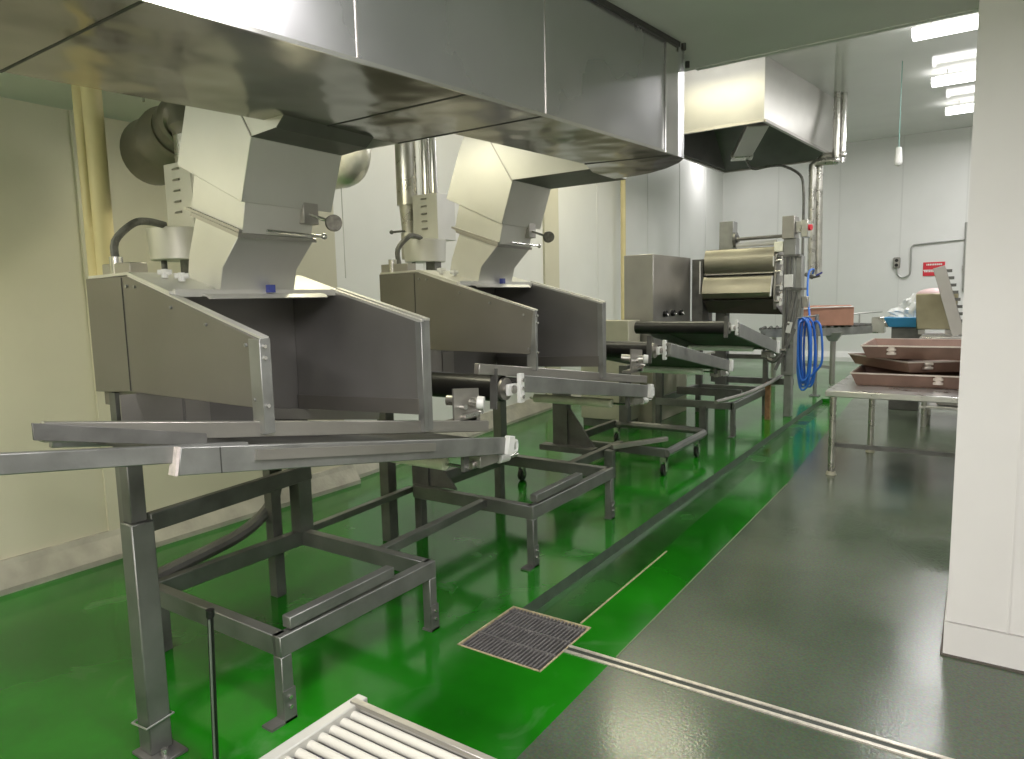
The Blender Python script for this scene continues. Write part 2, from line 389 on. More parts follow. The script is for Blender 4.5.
# ------------------------------------------------------------------ oven hoods with chimneys
def hood(dy, dz, label, sw=.042):
    t = thing('extraction_hood', label, 'extraction hood', (-2.6, 1.9 + dy, 1.05 + dz))
    def Y(v): return v + dy
    def Z(v): return v + dz
    prof = lambda zb: [(-3.2, Z(zb)), (-3.2, Z(1.73)), (-2.87, Z(1.73)), (-2.035, Z(1.49)), (-2.035, Z(zb))]
    near = [(-3.2, Z(1.24)), (-3.2, Z(1.73)), (-2.87, Z(1.73)), (-2.035, Z(1.485)), (-2.06, Z(1.245)), (-2.9, Z(1.255))]
    p = part('side_panel', M['panel'], t, lambda b: b.prism(near, 'y', Y(1.46), Y(1.485)), .002)
    part('panel_seam', M['seam'], p, lambda b: b.box(-2.902, -2.898, Y(1.457), Y(1.461), Z(1.26), Z(1.725)))
    for x, z in ((-2.86, 1.69), (-2.80, 1.685), (-2.55, 1.60), (-2.33, 1.535), (-2.10, 1.465), (-2.07, 1.275)):
        part('bolt', M['frame'], p, lambda b: b.cyl((x, Y(1.453), Z(z)), (x, Y(1.462), Z(z)), .0065, seg=8))
    # sloping folded edge on top of the panel
    part('edge_flange', M['chim'], t, lambda b: b.beam((-2.87, Y(1.485), Z(1.731)), (-2.03, Y(1.485), Z(1.489)), .034, .008))
    # the other side panel: inner sheet, folded rim
    far = [(-2.88, Z(1.07)), (-2.88, Z(1.733)), (-2.87, Z(1.735)), (-2.035, Z(1.51)), (-2.035, Z(1.10))]
    p = part('side_panel', M['inner'], t, lambda b: b.prism(far, 'y', Y(2.29), Y(2.312)), .002)
    part('edge_flange', M['chim'], t, lambda b: (b.beam((-2.60, Y(2.30), Z(1.668)), (-2.03, Y(2.30), Z(1.514)), .02, .012),
                                                b.beam((-2.60, Y(2.338), Z(1.672)), (-2.03, Y(2.338), Z(1.520)), .03, .012)))
    part('hem', M['panel'], p, lambda b: b.beam((-2.87, Y(2.284), Z(1.105)), (-2.05, Y(2.284), Z(1.135)), .012, .07))
    part('outer_skin', M['panel'], p, lambda b: b.prism([(-3.2, Z(1.1)), (-3.2, Z(1.73)), (-2.87, Z(1.73)), (-2.035, Z(1.505)), (-2.035, Z(1.1))], 'y', Y(2.325), Y(2.345)), .002)
    # corner strips that stand on the rail
    s1 = part('corner_strip', M['frame'], t, lambda b: b.box(-2.085, -2.022, Y(1.4995 - sw), Y(1.502 - (0 if sw > .04 else .02)), Z(1.155), Z(1.487)), .002)
    for z in (1.46, 1.42, 1.255): part('bolt', M['bright'], s1, lambda b: b.cyl((-2.024, Y(1.475), Z(z)), (-2.014, Y(1.475), Z(z)), .007, seg=8))
    part('corner_strip', M['frame'], t, lambda b: (b.box(-2.06, -2.022, Y(2.285), Y(2.312), Z(1.02), Z(1.512)), b.box(-2.06, -2.03, Y(2.318), Y(2.352), Z(1.02), Z(1.518))), .002)
    # back wall of the opening and closed casing behind it
    part('inner_wall', M['inner'], t, lambda b: b.box(-2.90, -2.88, Y(1.485), Y(2.29), Z(.96), Z(1.725)))
    part('casing', M['panel'], t, lambda b: b.box(-3.19, -2.90, Y(1.49), Y(2.32), Z(1.18), Z(1.725)))
    part('lit_wall_patch', M['steel'], t, lambda b: b.box(-2.879, -2.874, Y(1.40), Y(1.66), Z(.97), Z(1.25)))  # pale sheet paints the lit part of the inner wall
    part('lit_wall_patch', M['steel'], t, lambda b: b.box(-2.879, -2.874, Y(1.675), Y(1.79), Z(.97), Z(1.22)))  # second pale sheet, likewise painted light on the inner wall
    part('casing_leg', M['fdark'], t, lambda b: b.box(-3.11, -3.06, Y(1.47), Y(1.54), Z(.97), Z(1.24)))
    part('casing_base', M['frame'], t, lambda b: b.box(-3.14, -2.92, Y(1.55), Y(2.33), Z(.97), Z(1.18)))
    # roof sheet and its folded lip
    roof = [(-3.2, Z(1.73)), (-2.87, Z(1.735)), (-2.575, Z(1.650)), (-2.575, Z(1.662)), (-2.87, Z(1.747)), (-3.2, Z(1.742))]
    rf = part('roof_sheet', M['chim'], t, lambda b: b.prism(roof, 'y', Y(1.47), Y(2.34)))  # paler steel puts the light on the roof into its colour
    part('drip_lip', M['chim'], t, lambda b: b.prism([(-2.60, Z(1.655)), (-2.535, Z(1.648)), (-2.515, Z(1.632)), (-2.52, Z(1.628)), (-2.54, Z(1.640)), (-2.60, Z(1.645))], 'y', Y(1.60), Y(2.20)), .001)
    part('lip_rail', M['chim'], t, lambda b: b.box(-2.585, -2.565, Y(1.49), Y(2.30), Z(1.640), Z(1.668)))
    for x, y, z in ((-2.78, 1.575, 1.722), (-2.70, 1.60, 1.705)):
        part('wing_nut', M['white'], rf, lambda b: (b.cyl((x, Y(y), Z(z)), (x, Y(y), Z(z + .035)), .014, seg=8), b.cyl((x - .015, Y(y - .02), Z(z + .022)), (x + .02, Y(y + .02), Z(z + .022)), .011, seg=8)))
    part('sticker', M['bluepaint'], t, lambda b: b.box(-2.565, -2.54, Y(1.90), Y(1.93), Z(1.655), Z(1.688)))
    # chimney: base, damper section, elbow
    ch = part('chimney', M['chim'], t, lambda b: b.prism([(-2.81, Z(1.70)), (-2.585, Z(1.645)), (-2.552, Z(1.757)), (-2.43, Z(1.876)), (-2.715, Z(1.975)), (-2.785, Z(1.815))], 'y', Y(1.69), Y(2.06)), .002)
    part('flange', M['steel'], ch, lambda b: (b.beam((-2.735, Y(1.875), Z(1.985)), (-2.42, Y(1.875), Z(1.876)), .39, .016), b.beam((-2.775, Y(1.87), Z(2.012)), (-2.42, Y(1.87), Z(1.892)), .37, .012)))
    d = part('damper_section', M['chim'], t, lambda b: b.prism([(-2.765, Z(1.99)), (-2.42, Z(1.885)), (-2.385, Z(2.03)), (-2.715, Z(2.165))], 'y', Y(1.70), Y(2.04)), .002)
    ZT = 2.66
    el = [(-2.805, Z(2.19)), (-2.385, Z(2.0)), (-2.30, Z(2.232)), (-2.15, Z(2.242)), (-2.10, Z(2.283)), (-2.10, ZT), (-2.62, ZT), (-2.70, Z(2.45))]
    if dy: el = [(-2.805, Z(2.19)), (-2.385, Z(2.0)), (-2.30, Z(2.248)), (-1.775, Z(2.248)), (-1.775, ZT), (-2.62, ZT), (-2.70, Z(2.45))]
    b = MB(); b.prism(el, 'y', Y(1.68), Y(2.12)) if dy else b.prism(el, 'y', Y(1.68), Y(2.13))
    if not dy: b.hexa([(-2.46, 2.13, 2.245), (-2.30, 2.13, 2.242), (-2.10, 2.27, 2.278), (-2.46, 2.255, 2.278), (-2.46, 2.13, 2.6), (-2.30, 2.13, 2.6), (-2.10, 2.27, 2.6), (-2.46, 2.255, 2.6)])
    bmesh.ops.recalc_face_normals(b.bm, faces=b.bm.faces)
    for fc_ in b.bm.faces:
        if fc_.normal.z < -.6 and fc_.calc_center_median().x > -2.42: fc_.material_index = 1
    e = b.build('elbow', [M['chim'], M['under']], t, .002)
    part('mitre_seam', M['steel'], e, lambda b: b.beam((-2.30, Y(1.679), Z(2.236)), (-2.52, Y(1.679), Z(2.60)), .004, .006))
    # damper handle on the open side
    h = part('damper_handle', M['bright'], t, lambda b: b.cyl((-2.39, Y(2.0), Z(1.985)), (-2.285, Y(2.045), Z(1.942)), .008, seg=10))
    part('bracket', M['steel'], h, lambda b: b.box(-2.43, -2.375, Y(1.97), Y(2.05), Z(1.94), Z(2.035)), .003)
    kc = Vector((-2.285, Y(2.05), Z(1.940)))
    part('knob', mat('worn_knob', (.20, .19, .16), .5, .6, .3, 60), h, lambda b: b.cyl(kc, kc + Vector((.020, -.014, .0)), .036, .033, seg=20))
    part('lock_rod', M['bright'], h, lambda b: (b.cyl((-2.40, Y(1.80), Z(1.90)), (-2.36, Y(2.06), Z(1.89)), .006, seg=8), b.ball((-2.36, Y(2.06), Z(1.89)), .014)))
    # cable gland block on the rear of the roof
    g = part('gland_block', M['steel'], t, lambda b: b.box(-3.30, -3.06, Y(1.58), Y(1.66), Z(1.742), Z(1.80)), .003)
    part('gland', M['bright'], g, lambda b: b.cyl((-3.21, Y(1.60), Z(1.74)), (-3.21, Y(1.60), Z(1.83)), .028))
    return t


hood(0, 0, 'nearest grey steel hood with open front and square elbow chimney, white nuts on its roof')
hood(1.77, .05, 'second steel hood from the camera, standing behind the nearest hood and its chimney', .038)


# ------------------------------------------------------------------ burner units behind the chimneys
def burner(dy, dz, label, flue):
    t = thing('burner_unit', label, 'burner', (-3.33, 1.95 + dy, 1.70 + dz))
    Y = lambda v: v + dy; Z = lambda v: v + dz
    part('drum', M['chim'], t, lambda b: (b.cyl((-3.30, Y(1.97), Z(1.83)), (-3.30, Y(1.97), Z(1.985)), .145, .155, 32)), .004)
    part('stub_leg', M['blackiron'], t, lambda b: b.box(-3.26, -3.18, Y(1.93), Y(2.0), Z(1.742), Z(1.83)))
    part('stub_leg', M['blackiron'], t, lambda b: b.cyl((-3.35, Y(1.9), Z(1.742)), (-3.35, Y(1.9), Z(1.83)), .014))
    bx = part('louvre_box', M['chim'], t, lambda b: b.box(-3.395, -3.165, Y(1.96), Y(2.16), Z(1.985), Z(2.305)), .003)
    for k in range(5): part('louvre', M['steel'], bx, lambda b: b.prism([(Y(1.96), Z(2.06 + k * .052)), (Y(1.948), Z(2.062 + k * .052)), (Y(1.96), Z(2.072 + k * .052))], 'x', -3.31, -3.26))
    part('conduit', M['blackiron'], t, lambda b: b.tube([(-3.21, Y(1.60), Z(1.80)), (-3.225, Y(1.61), Z(1.90)), (-3.20, Y(1.68), Z(1.98)), (-3.22, Y(1.76), Z(2.0)), (-3.23, Y(1.85), Z(1.99))], .017))
    if flue == 'elbow':
        fl = part('flue_pipe', M['galv'], t, lambda b: b.cyl((-3.27, Y(2.06), Z(2.305)), (-3.27, Y(2.06), Z(2.47)), .095, seg=32))
        part('collar', M['bright'], fl, lambda b: b.cyl((-3.27, Y(2.06), Z(2.335)), (-3.27, Y(2.06), Z(2.345)), .099, seg=32))
        e = part('flue_elbow', M['flue'], t, lambda b: b.tube([(-3.27, Y(2.06), 2.44), (-3.275, Y(2.06), 2.50), (-3.31, Y(2.07), 2.535), (-3.38, Y(2.09), 2.53), (-3.46, Y(2.11), 2.51)], .14, 28, 3, radii=[.10, .115, .13, .14, .145]))
        part('flue_end', M['flue'], t, lambda b: (b.tube([(-3.44, Y(2.10), 2.505), (-3.62, Y(2.14), 2.47), (-3.80, Y(2.17), 2.46), (-3.92, Y(2.18), 2.47)], .155, 32, 3, radii=[.145, .18, .18, .15])))
        part('hanger', M['bright'], t, lambda b: b.cyl((-3.42, Y(1.9), 2.60), (-3.42, Y(1.9), 2.80), .006, seg=8))
    else:
        part('flue_pipe', M['galv'], t, lambda b: (b.cyl((-3.47, Y(1.99), Z(2.245)), (-3.47, Y(1.99), ZC), .075, seg=28), b.cyl((-3.47, Y(1.99), Z(2.05)), (-3.47, Y(1.99), Z(2.245)), .045, .06, 24),
                                                 b.cyl((-3.47, Y(1.99), Z(1.86)), (-3.47, Y(1.99), Z(2.05)), .055, seg=24)))
        part('flue_pipe', M['bright'], t, lambda b: (b.cyl((-3.36, Y(2.08), Z(2.305)), (-3.36, Y(2.08), ZC), .034, seg=20), b.cyl((-3.29, Y(2.08), Z(2.305)), (-3.29, Y(2.08), ZC), .026, seg=20)))
        part('valve_lever', M['blackiron'], t, lambda b: (b.cyl((-3.58, Y(1.93), Z(2.06)), (-3.45, Y(1.93), Z(2.06)), .008, seg=8), b.ball((-3.58, Y(1.93), Z(2.06)), .016)))
    return t


burner(0, 0, 'burner drum and louvred box with thick round flue elbow beside the yellow pipes', 'elbow')
burner(1.83, .05, 'burner drum and louvred box with straight shiny flue pipe behind the second chimney', 'straight')

t = thing('foil_duct', 'shiny flexible foil duct bend showing right of the nearest chimney', 'duct', (-3.15, 2.9, 2.25))
part('bend', M['foil'], t, lambda b: b.tube([(-3.55, 2.86, 2.37), (-3.35, 2.88, 2.37), (-3.2, 2.89, 2.37), (-3.08, 2.9, 2.38), (-3.03, 2.9, 2.45), (-3.04, 2.9, 2.55), (-3.05, 2.9, 2.8)], .095, 24, 5))
part('hanging_wire', M['wire'], t, lambda b: b.cyl((-3.13, 2.88, 1.75), (-3.13, 2.88, 2.30), .0025, seg=6))

# ------------------------------------------------------------------ the big duct under the low ceiling
t = thing('exhaust_duct', 'huge bright sheet steel duct running overhead across the top of the picture', 'exhaust duct', (-1.7, 1.5, 2.28))
ZD = 2.28
front = [(-1.81, -1.0), (-1.557, .9), (-1.37, 2.29), (-1.245, 3.31)]
cap = [(-1.25, 3.42), (-1.31, 3.51), (-1.42, 3.615), (-1.54, 3.685), (-1.645, 3.715), (-1.775, 3.72)]
back = [(-1.775, 3.45), (-1.695, 3.217), (-1.812, 2.293), (-2.10, 2.275), (-2.22, 1.68), (-2.345, .895), (-2.60, -1.0)]
outl = front + cap + back
b = MB()
A = [b.bm.verts.new((x, y, ZD)) for x, y in outl]; B = [b.bm.verts.new((x, y, ZC - .005)) for x, y in outl]
n = len(outl)
for i in range(n): b.face([A[i], A[(i + 1) % n], B[(i + 1) % n], B[i]], 0)
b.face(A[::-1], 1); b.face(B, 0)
body = b.build('duct_body', [M['duct'], M['ductb']], t)
def lerp(p, q, s): return (p[0] + (q[0] - p[0]) * s, p[1] + (q[1] - p[1]) * s)
def bottom_seam(x0, y0, x1, y1, w=.008): part('underside_seam', M['seam'], t, lambda b: b.beam((x0, y0, ZD - .001), (x1, y1, ZD - .0005), w * .7, .003))
bottom_seam(-2.35, .895, -1.56, .892); bottom_seam(-2.16, 1.885, -1.43, 1.893); bottom_seam(-2.10, 2.27, -1.375, 2.291); bottom_seam(-1.70, 3.217, -1.25, 3.30, .006)
def face_seam(x, y): part('panel_seam', M['steel'], t, lambda b: b.beam((x + .001, y, ZD + .003), (x + .001, y, ZC - .02), .004, .004, up=(1, 0, 0)))
face_seam(-1.483, 1.45); face_seam(-1.37, 2.29)
part('end_collar', M['bright'], t, lambda b: b.prism([(-1.258, 3.19), (-1.252, 3.19), (-1.240, 3.31), (-1.246, 3.31)], 'z', ZD - .004, ZC - .02))
part('edge_angle', M['bright'], t, lambda b: [b.beam((*p, ZD), (*q, ZD), .008, .012) for p, q in zip(front, front[1:])] and None)
part('sealant_bead', M['seam'], t, lambda b: [b.beam((p[0] + .006, p[1], ZC - .012), (q[0] + .006, q[1], ZC - .012), .02, .022) for p, q in zip(front, front[1:])] and None)
def f(b):
    for x, y in ((-1.225, 3.34), (-1.30, 3.60)): b.cyl((x, y, ZC - .03), (x, y, ZC), .012, seg=8)
part('ceiling_bolts', M['seam'], t, f)
b = MB()

# ------------------------------------------------------------------ yellow pipes at the wall
for x, y, r, lab in ((-4.06, 1.90, .028, 'thinner cream yellow pipe running from ceiling behind the nearest hood, beside its thicker twin'),
                     (-3.915, 1.90, .048, 'thicker cream yellow pipe running from ceiling behind the nearest hood')):
    b = MB(); b.cyl((x, y, ZC), (x, y, 1.2), r, seg=24)
    tag(b.build('vertical_pipe', M['yellow']), lab, 'pipe', 'cream yellow pipes')
b = MB(); b.cyl((-5.13, 11.1, 0), (-5.13, 11.1, ZH), .045); tag(b.build('vertical_pipe', M['yellow']), 'single slim yellow pipe on the far white wall behind the steel cabinet', 'pipe')


# ------------------------------------------------------------------ conveyor stands
def stand(label, Y0, Y1, XL=-3.09, XR=-2.16, z=.315, legtop=1.0, shortbar=True, gusset=False, dz=0, cat='machine stand'):
    t = thing('machine_stand', label, cat, ((XL + XR) / 2, (Y0 + Y1) / 2, 0))
    w, h = .05, .082; z -= .010
    part('rail', M['stand'], t, lambda b: b.beam((XL, Y0, z), (XR, Y0, z), w, h), .003)
    part('rail', M['stand'], t, lambda b: b.beam((XL, Y1, z), (XR, Y1, z), w, h), .003)
    part('rail', M['stand'], t, lambda b: b.beam((XR, Y0 - w / 2, z), (XR, Y1 + w / 2, z), w, h), .003)
    part('rail', M['stand'], t, lambda b: b.beam((XL, Y0, z), (XL, Y1, z), w, h), .003)
    for y in (Y0, Y1):
        l = part('leg', M['stand'], t, lambda b: b.box(XR - .025, XR + .025, y - .025, y + .025, .0, z - h / 2), .003)
        part('foot_bracket', M['fdark'], l, lambda b: (b.box(XR + .022, XR + .03, y - .028, y + .028, .0, .13), b.box(XR - .03, XR + .03, y - .09 if y == Y0 else y - .03, y + .03, 0, .01)))
        for k in (.06, .10): part('bolt', M['bright'], l, lambda b: b.cyl((XR + .028, y, k), (XR + .038, y, k), .008, seg=8))
    if shortbar:
        part('loose_angle_bar', M['stand'], t, lambda b: b.beam((XR - .005, Y0 + .03, z + .074), (XR + .0, Y0 + .60, z + .082), .05, .048), .003)
    return t


t = stand('nearest low square steel stand with a loose angle bar on its top rail', 1.57, 2.43)
part('upright', M['stand'], t, lambda b: b.box(-3.13, -3.05, 1.475, 1.555, .30, 1.0), .004)
part('upright', M['stand'], t, lambda b: b.box(-3.13, -3.045, 2.385, 2.475, .34, 1.0), .004)
part('brace_bar', M['fdark'], t, lambda b: b.beam((-3.04, 1.56, .645), (-3.04, 2.46, .68), .04, .085), .004)
part('leg', M['fdark'], t, lambda b: b.box(-3.18, -3.12, 2.26, 2.32, 0, .74))
part('leg', M['fdark'], t, lambda b: b.box(-3.14, -3.08, 1.58, 1.64, 0, .3))
part('curved_bracket', M['fdark'], t, lambda b: b.tube([(-3.14, 1.50, .33), (-3.16, 1.80, .36), (-3.18, 2.1, .40), (-3.19, 2.28, .48), (-3.19, 2.34, .58), (-3.19, 2.35, .70)], .035, 10, 4))

t = stand('second low steel stand, standing in line behind the nearest one', 3.37, 4.42, z=.345)
part('gusset_post', M['fdark'], t, lambda b: (b.box(-3.14, -3.0, 3.40, 3.47, .37, .72), b.prism([(-3.0, .37), (-2.78, .37), (-3.0, .62)], 'y', 3.42, 3.44)))
part('upright', M['stand'], t, lambda b: b.box(-3.13, -3.05, 4.34, 4.42, .37, 1.06), .004)
part('leg', M['fdark'], t, lambda b: b.box(-3.27, -3.19, 3.22, 3.30, 0, .99), .003)
part('leg', M['fdark'], t, lambda b: b.box(-3.13, -3.07, 4.34, 4.40, 0, .32), .003)
part('leg', M['fdark'], t, lambda b: b.box(-3.13, -3.07, 3.40, 3.46, 0, .32), .003)
part('tie_rail', M['stand'], t, lambda b: b.beam((-3.12, 2.47, .32), (-3.12, 3.36, .345), .04, .04), .003)
part('tie_rail', M['stand'], t, lambda b: b.beam((-2.50, 2.46, .32), (-2.50, 3.35, .345), .05, .05), .003)
part('inner_bar', M['fdark'], t, lambda b: b.beam((-2.98, 3.45, .42), (-2.98, 4.40, .40), .05, .06), .003)

t = stand('third low steel stand in the line, just in front of the roller machine', 7.75, 9.25, XL=-3.15, XR=-2.24, z=.36, shortbar=False)
for y in (7.78, 9.2):
    part('upright', M['fdark'], t, lambda b: b.box(-3.18, -3.10, y, y + .07, .39, 1.0))
    part('leg', M['fdark'], t, lambda b: b.box(-3.18, -3.12, y, y + .06, 0, .33))
part('inner_leg', M['fdark'], t, lambda b: b.box(-2.62, -2.54, 7.72, 7.80, 0, .33))
part('cross_rail', M['fdark'], t, lambda b: b.beam((-3.1, 8.3, .42), (-2.3, 8.3, .42), .06, .09))
part('guide_rail', M['steel'], t, lambda b: b.tube([(-2.20, 7.0, .50), (-2.08, 7.65, .51), (-2.10, 8.55, .50), (-2.13, 9.3, .50), (-2.25, 10.9, .52)], .022, 8, 4))
part('rusty_leg', M['rust'], t, lambda b: b.box(-2.2, -2.14, 9.0, 9.06, 0, .48))

t = thing('wheeled_cart', 'low U-shaped steel cart frame on small black casters', 'cart', (-2.75, 6.2, 0))
part('rail', M['stand'], t, lambda b: b.beam((-3.3, 5.77, .205), (-2.25, 5.77, .205), .05, .075), .003)
part('rail', M['stand'], t, lambda b: b.tube([(-2.25, 5.75, .205), (-2.25, 6.3, .205), (-2.25, 6.72, .205), (-2.29, 6.84, .205), (-2.42, 6.90, .205), (-2.8, 6.90, .205), (-3.3, 6.90, .205)], .038, 8, 4))
part('rail', M['stand'], t, lambda b: b.beam((-2.74, 4.85, .22), (-2.74, 5.85, .22), .06, .07), .003)
part('rail', M['fdark'], t, lambda b: b.beam((-3.3, 5.75, .205), (-3.3, 6.92, .205), .05, .075), .003)
part('cross_plate', M['fdark'], t, lambda b: b.box(-3.3, -2.76, 5.3, 5.42, .22, .27))
part('tow_bar', M['steel'], t, lambda b: b.beam((-2.66, 5.5, .27), (-2.33, 5.98, .29), .05, .04), .003)
part('gusset', M['fdark'], t, lambda b: (b.box(-3.2, -3.05, 5.38, 5.46, .26, .80), b.prism([(-3.05, .26), (-2.78, .26), (-3.05, .62)], 'y', 5.4, 5.43)))
part('upright', M['fdark'], t, lambda b: b.box(-3.22, -3.12, 6.84, 6.94, .24, .86))
part('leg', M['stand'], t, lambda b: b.box(-2.70, -2.62, 5.42, 5.49, 0, .25))
for x, y in ((-2.27, 5.75), (-2.26, 6.6), (-3.3, 5.0), (-3.25, 6.85)):
    c = part('caster', M['black'], t, lambda b: b.cyl((x - .015, y, .052), (x + .015, y, .052), .052, seg=18))
    part('fork', M['bright'], c, lambda b: (b.box(x - .028, x - .02, y - .02, y + .02, .04, .17), b.box(x + .02, x + .028, y - .02, y + .02, .04, .17), b.box(x - .028, x + .028, y - .025, y + .025, .13, .17)))
part('rail_stub', M['fdark'], t, lambda b: b.beam((-3.3, 4.95, .20), (-2.70, 4.95, .20), .05, .07))

# ------------------------------------------------------------------ belt conveyors
def conveyor(label, Y0, z0, Y1, z1, h, drum, guide=None, guide_h=.055, roller=None, ext=None, rollmat='cream', bracket=None, XL=-2.86):
    t = thing('belt_conveyor', label, 'belt conveyor', (-2.4, (Y0 + Y1) / 2, min(z0, z1) - h))
    XR = -2.0
    # cheek beams, top edge given
    bm_ = part('cheek_beam', M['frame'], t, lambda b: b.beam((XR - .015, Y0, z0), (XR - .015, Y1, z1), .03, h, off=-h / 2), .003)
    part('cheek_beam', M['frame'], t, lambda b: b.beam((XL, Y0, z0), (XL, Y1, z1), .03, h, off=-h / 2), .003)
    if ext:
        ye, ze, zt = ext
        part('sliding_beam', M['frame'], t, lambda b: b.beam((XR - .035, ye, ze), (XR - .035, Y0 + .25, zt), .03, .055, off=-.0275), .003)
        part('beam_end', mat('worn_white_paint', (.62, .55, .52), .5, 0, .25, 30), bm_, lambda b: b.beam((XR - .018, Y0 - .010, z0 + .0018), (XR - .018, Y0, z0), .036, h, off=-h / 2))
        part('joint_line', M['seam'], bm_, lambda b: b.beam((XR + .0008, Y0 + .13, z0 - .021 - h), (XR + .0008, Y0 + .13, z0 - .023), .003, .003))
        part('cover_strip', M['steel'], bm_, lambda b: b.beam((XR + .004, 1.40, 1.118), (XR + .004, 2.32, .968), .012, .036, off=-.018))
    YA, ZA = (Y0, z0)
    slab = part('belt', M['belt'], t, lambda b: b.beam(((XR + XL) / 2 - .01, YA + .02, ZA - .03), ((XR + XL) / 2 - .01, Y1 - .02, z1 - .03), XR - XL - .06, .02))
    part('bed_plate', M['belt'], t, lambda b: b.beam(((XR + XL) / 2 - .01, YA + .05, ZA - .055), ((XR + XL) / 2 - .01, Y1 - .05, z1 - .06), XR - XL - .07, .012))
    # tail pulley at the low end
    part('tail_pulley', M['fdark'], t, lambda b: b.cyl((XL + .03, Y1 - .03, z1 - .055), (XR - .03, Y1 - .03, z1 - .055), .035))
    blk = part('bearing_block', M['white'], t, lambda b: b.beam((XR + .008, Y1 - .035, z1 + .01), (XR + .008, Y1 + .02, z1), .03, h + .01, off=-h / 2), .003)
    part('eye_bolt', M['white'], blk, lambda b: b.tube([(XR, Y1 + .02, z1 - .03), (XR, Y1 + .06, z1 - .03), (XR, Y1 + .06, z1 - .08), (XR, Y1 + .02, z1 - .08)], .010, 8, 3))
    # coupling clutter under the low end
    mt = part('gear_motor', M['steel'], t, lambda b: (b.box(XR - .14, XR - .03, Y1 - .22, Y1 - .06, z1 - h - .035, z1 - h + .03), b.cyl((XR - .08, Y1 - .24, z1 - h - .02), (XR - .08, Y1 + .0, z1 - h - .03), .022)), .003)
    part('coupling', M['white'], mt, lambda b: b.cyl((XR - .06, Y1 - .02, z1 - h - .03), (XR - .06, Y1 + .06, z1 - h - .035), .024))
    part('shaft_stub', M['bright'], mt, lambda b: b.cyl((XR - .06, Y1 + .06, z1 - h - .035), (XR - .06, Y1 + .16, z1 - h - .04), .010))
    if drum:
        yd, zd, r = drum
        dr = part('drum_roller', M['black'], t, lambda b: b.cyl((XL - .08, yd, zd), (XR - .075, yd, zd), r, seg=36), .004)
        part('drum_hub', M['steel'], dr, lambda b: (b.cyl((XR - .075, yd, zd), (XR - .055, yd, zd), r * .86, seg=28), b.cyl((XR - .055, yd, zd), (XR + .0, yd, zd), .022)))
        bb = part('bearing_block', M['white'], t, lambda b: (b.box(XR - .012, XR + .012, yd + .035, yd + .075, zd - r * 1.1, zd + r * 1.15), b.box(XR - .03, XR - .01, yd - .045, yd + .04, zd - .03, zd + .03)), .003)
        for k in (.045, 0, -.045): part('bolt', M['bright'], bb, lambda b: b.cyl((XR + .012, yd + .055, zd + k), (XR + .02, yd + .055, zd + k), .011, seg=10))
        part('strap', M['fdark'], t, lambda b: b.beam((XR - .055, yd - .12, zd - .09), (XR - .055, yd - .11, zd + .12), .04, .012, up=(0, 1, 0)))
    if guide:
        ya, za, yb, zb = guide
        part('hood_rail', M['steel'], t, lambda b: b.beam((-2.065, ya, za), (-2.065, yb, zb), .035, guide_h, off=-guide_h / 2), .003)
        part('hood_rail', M['steel'], t, lambda b: b.beam((XL + .02, ya + (yb - ya) * .62, za + (zb - za) * .62), (XL + .02, yb, zb), .035, guide_h, off=-guide_h / 2), .003)
    if roller:
        yr, zr = roller
        ro = part('return_roller', M[rollmat], t, lambda b: (b.cyl((XL + .02, yr, zr), (XR - .17, yr, zr), .032, seg=20)), .006)
        part('axle', M['bright'], ro, lambda b: b.cyl((XL - .02, yr, zr), (XR - .03, yr, zr), .008, seg=8))
        part('roller_bracket', M['fdark'], ro, lambda b: b.box(XR - .06, XR - .04, yr - .02, yr + .02, zr - .02, zr + h + .04))
    if bracket:
        yk, zk = bracket
        k = part('scraper_bracket', M['steel'], t, lambda b: (b.prism([(yk - .10, zk - .07), (yk + .11, zk - .09), (yk + .10, zk + .075), (yk - .10, zk + .095)], 'x', -2.085, -2.075),
                                                           b.box(-2.16, -2.075, yk - .08, yk + .08, zk - .085, zk - .07)))
        part('clamp', M['bright'], k, lambda b: (b.box(-2.075, -2.045, yk - .05, yk + .07, zk - .055, zk - .035), b.cyl((-2.075, yk - .05, zk + .0), (-2.04, yk - .05, zk), .014, seg=10), b.cyl((-2.075, yk + .08, zk - .04), (-2.04, yk + .08, zk - .04), .012, seg=10)))
        part('scraper_roller', M['galv'], k, lambda b: b.cyl((-2.20, yk + .0, zk + .02), (-2.045, yk + .05, zk + .01), .026))
        part('roller_cap', M['white'], k, lambda b: b.cyl((-2.045, yk + .05, zk + .01), (-2.015, yk + .065, zk + .008), .034, .032))
    return t


conveyor('nearest belt conveyor, long steel beams sloping under the nearest hood', 1.14, 1.175, 2.92, .885, .088, None,
         guide=(.80, 1.304, 2.81, .987), roller=(2.60, .79), ext=(.12, 1.325, 1.143), bracket=(2.66, 1.085))
t1 = thing('side_plate', 'dark tapering steel side plate slung along the nearest conveyor at far left', 'steel plate', (-2.03, 1.0, 1.18))
part('plate', M['fdark'], t1, lambda b: b.prism([(.765, 1.308), (.765, 1.262), (1.25, 1.155), (1.25, 1.195)], 'x', -2.043, -2.035), .001)  # dark steel paints in the shadow on this plate
conveyor('second belt conveyor, with black drum roller, sloping under the second hood', 3.05, 1.20, 4.79, .943, .092, (2.98, 1.13, .070),
         guide=(2.74, 1.288, 4.85, 1.005), roller=(4.5, .835), bracket=(4.72, 1.13))
conveyor('third belt conveyor, steeply sloping with pale green return roller underneath', 5.22, 1.228, 6.82, .955, .105, (5.02, 1.185, .068),
         roller=(6.5, .87), rollmat='paleg')
conveyor('farthest belt conveyor, its black drum roller in front of the steel cabinet', 7.13, 1.312, 8.75, 1.02, .14, (6.95, 1.27, .068),
         roller=(8.3, .96), rollmat='paleg', XL=-2.98)

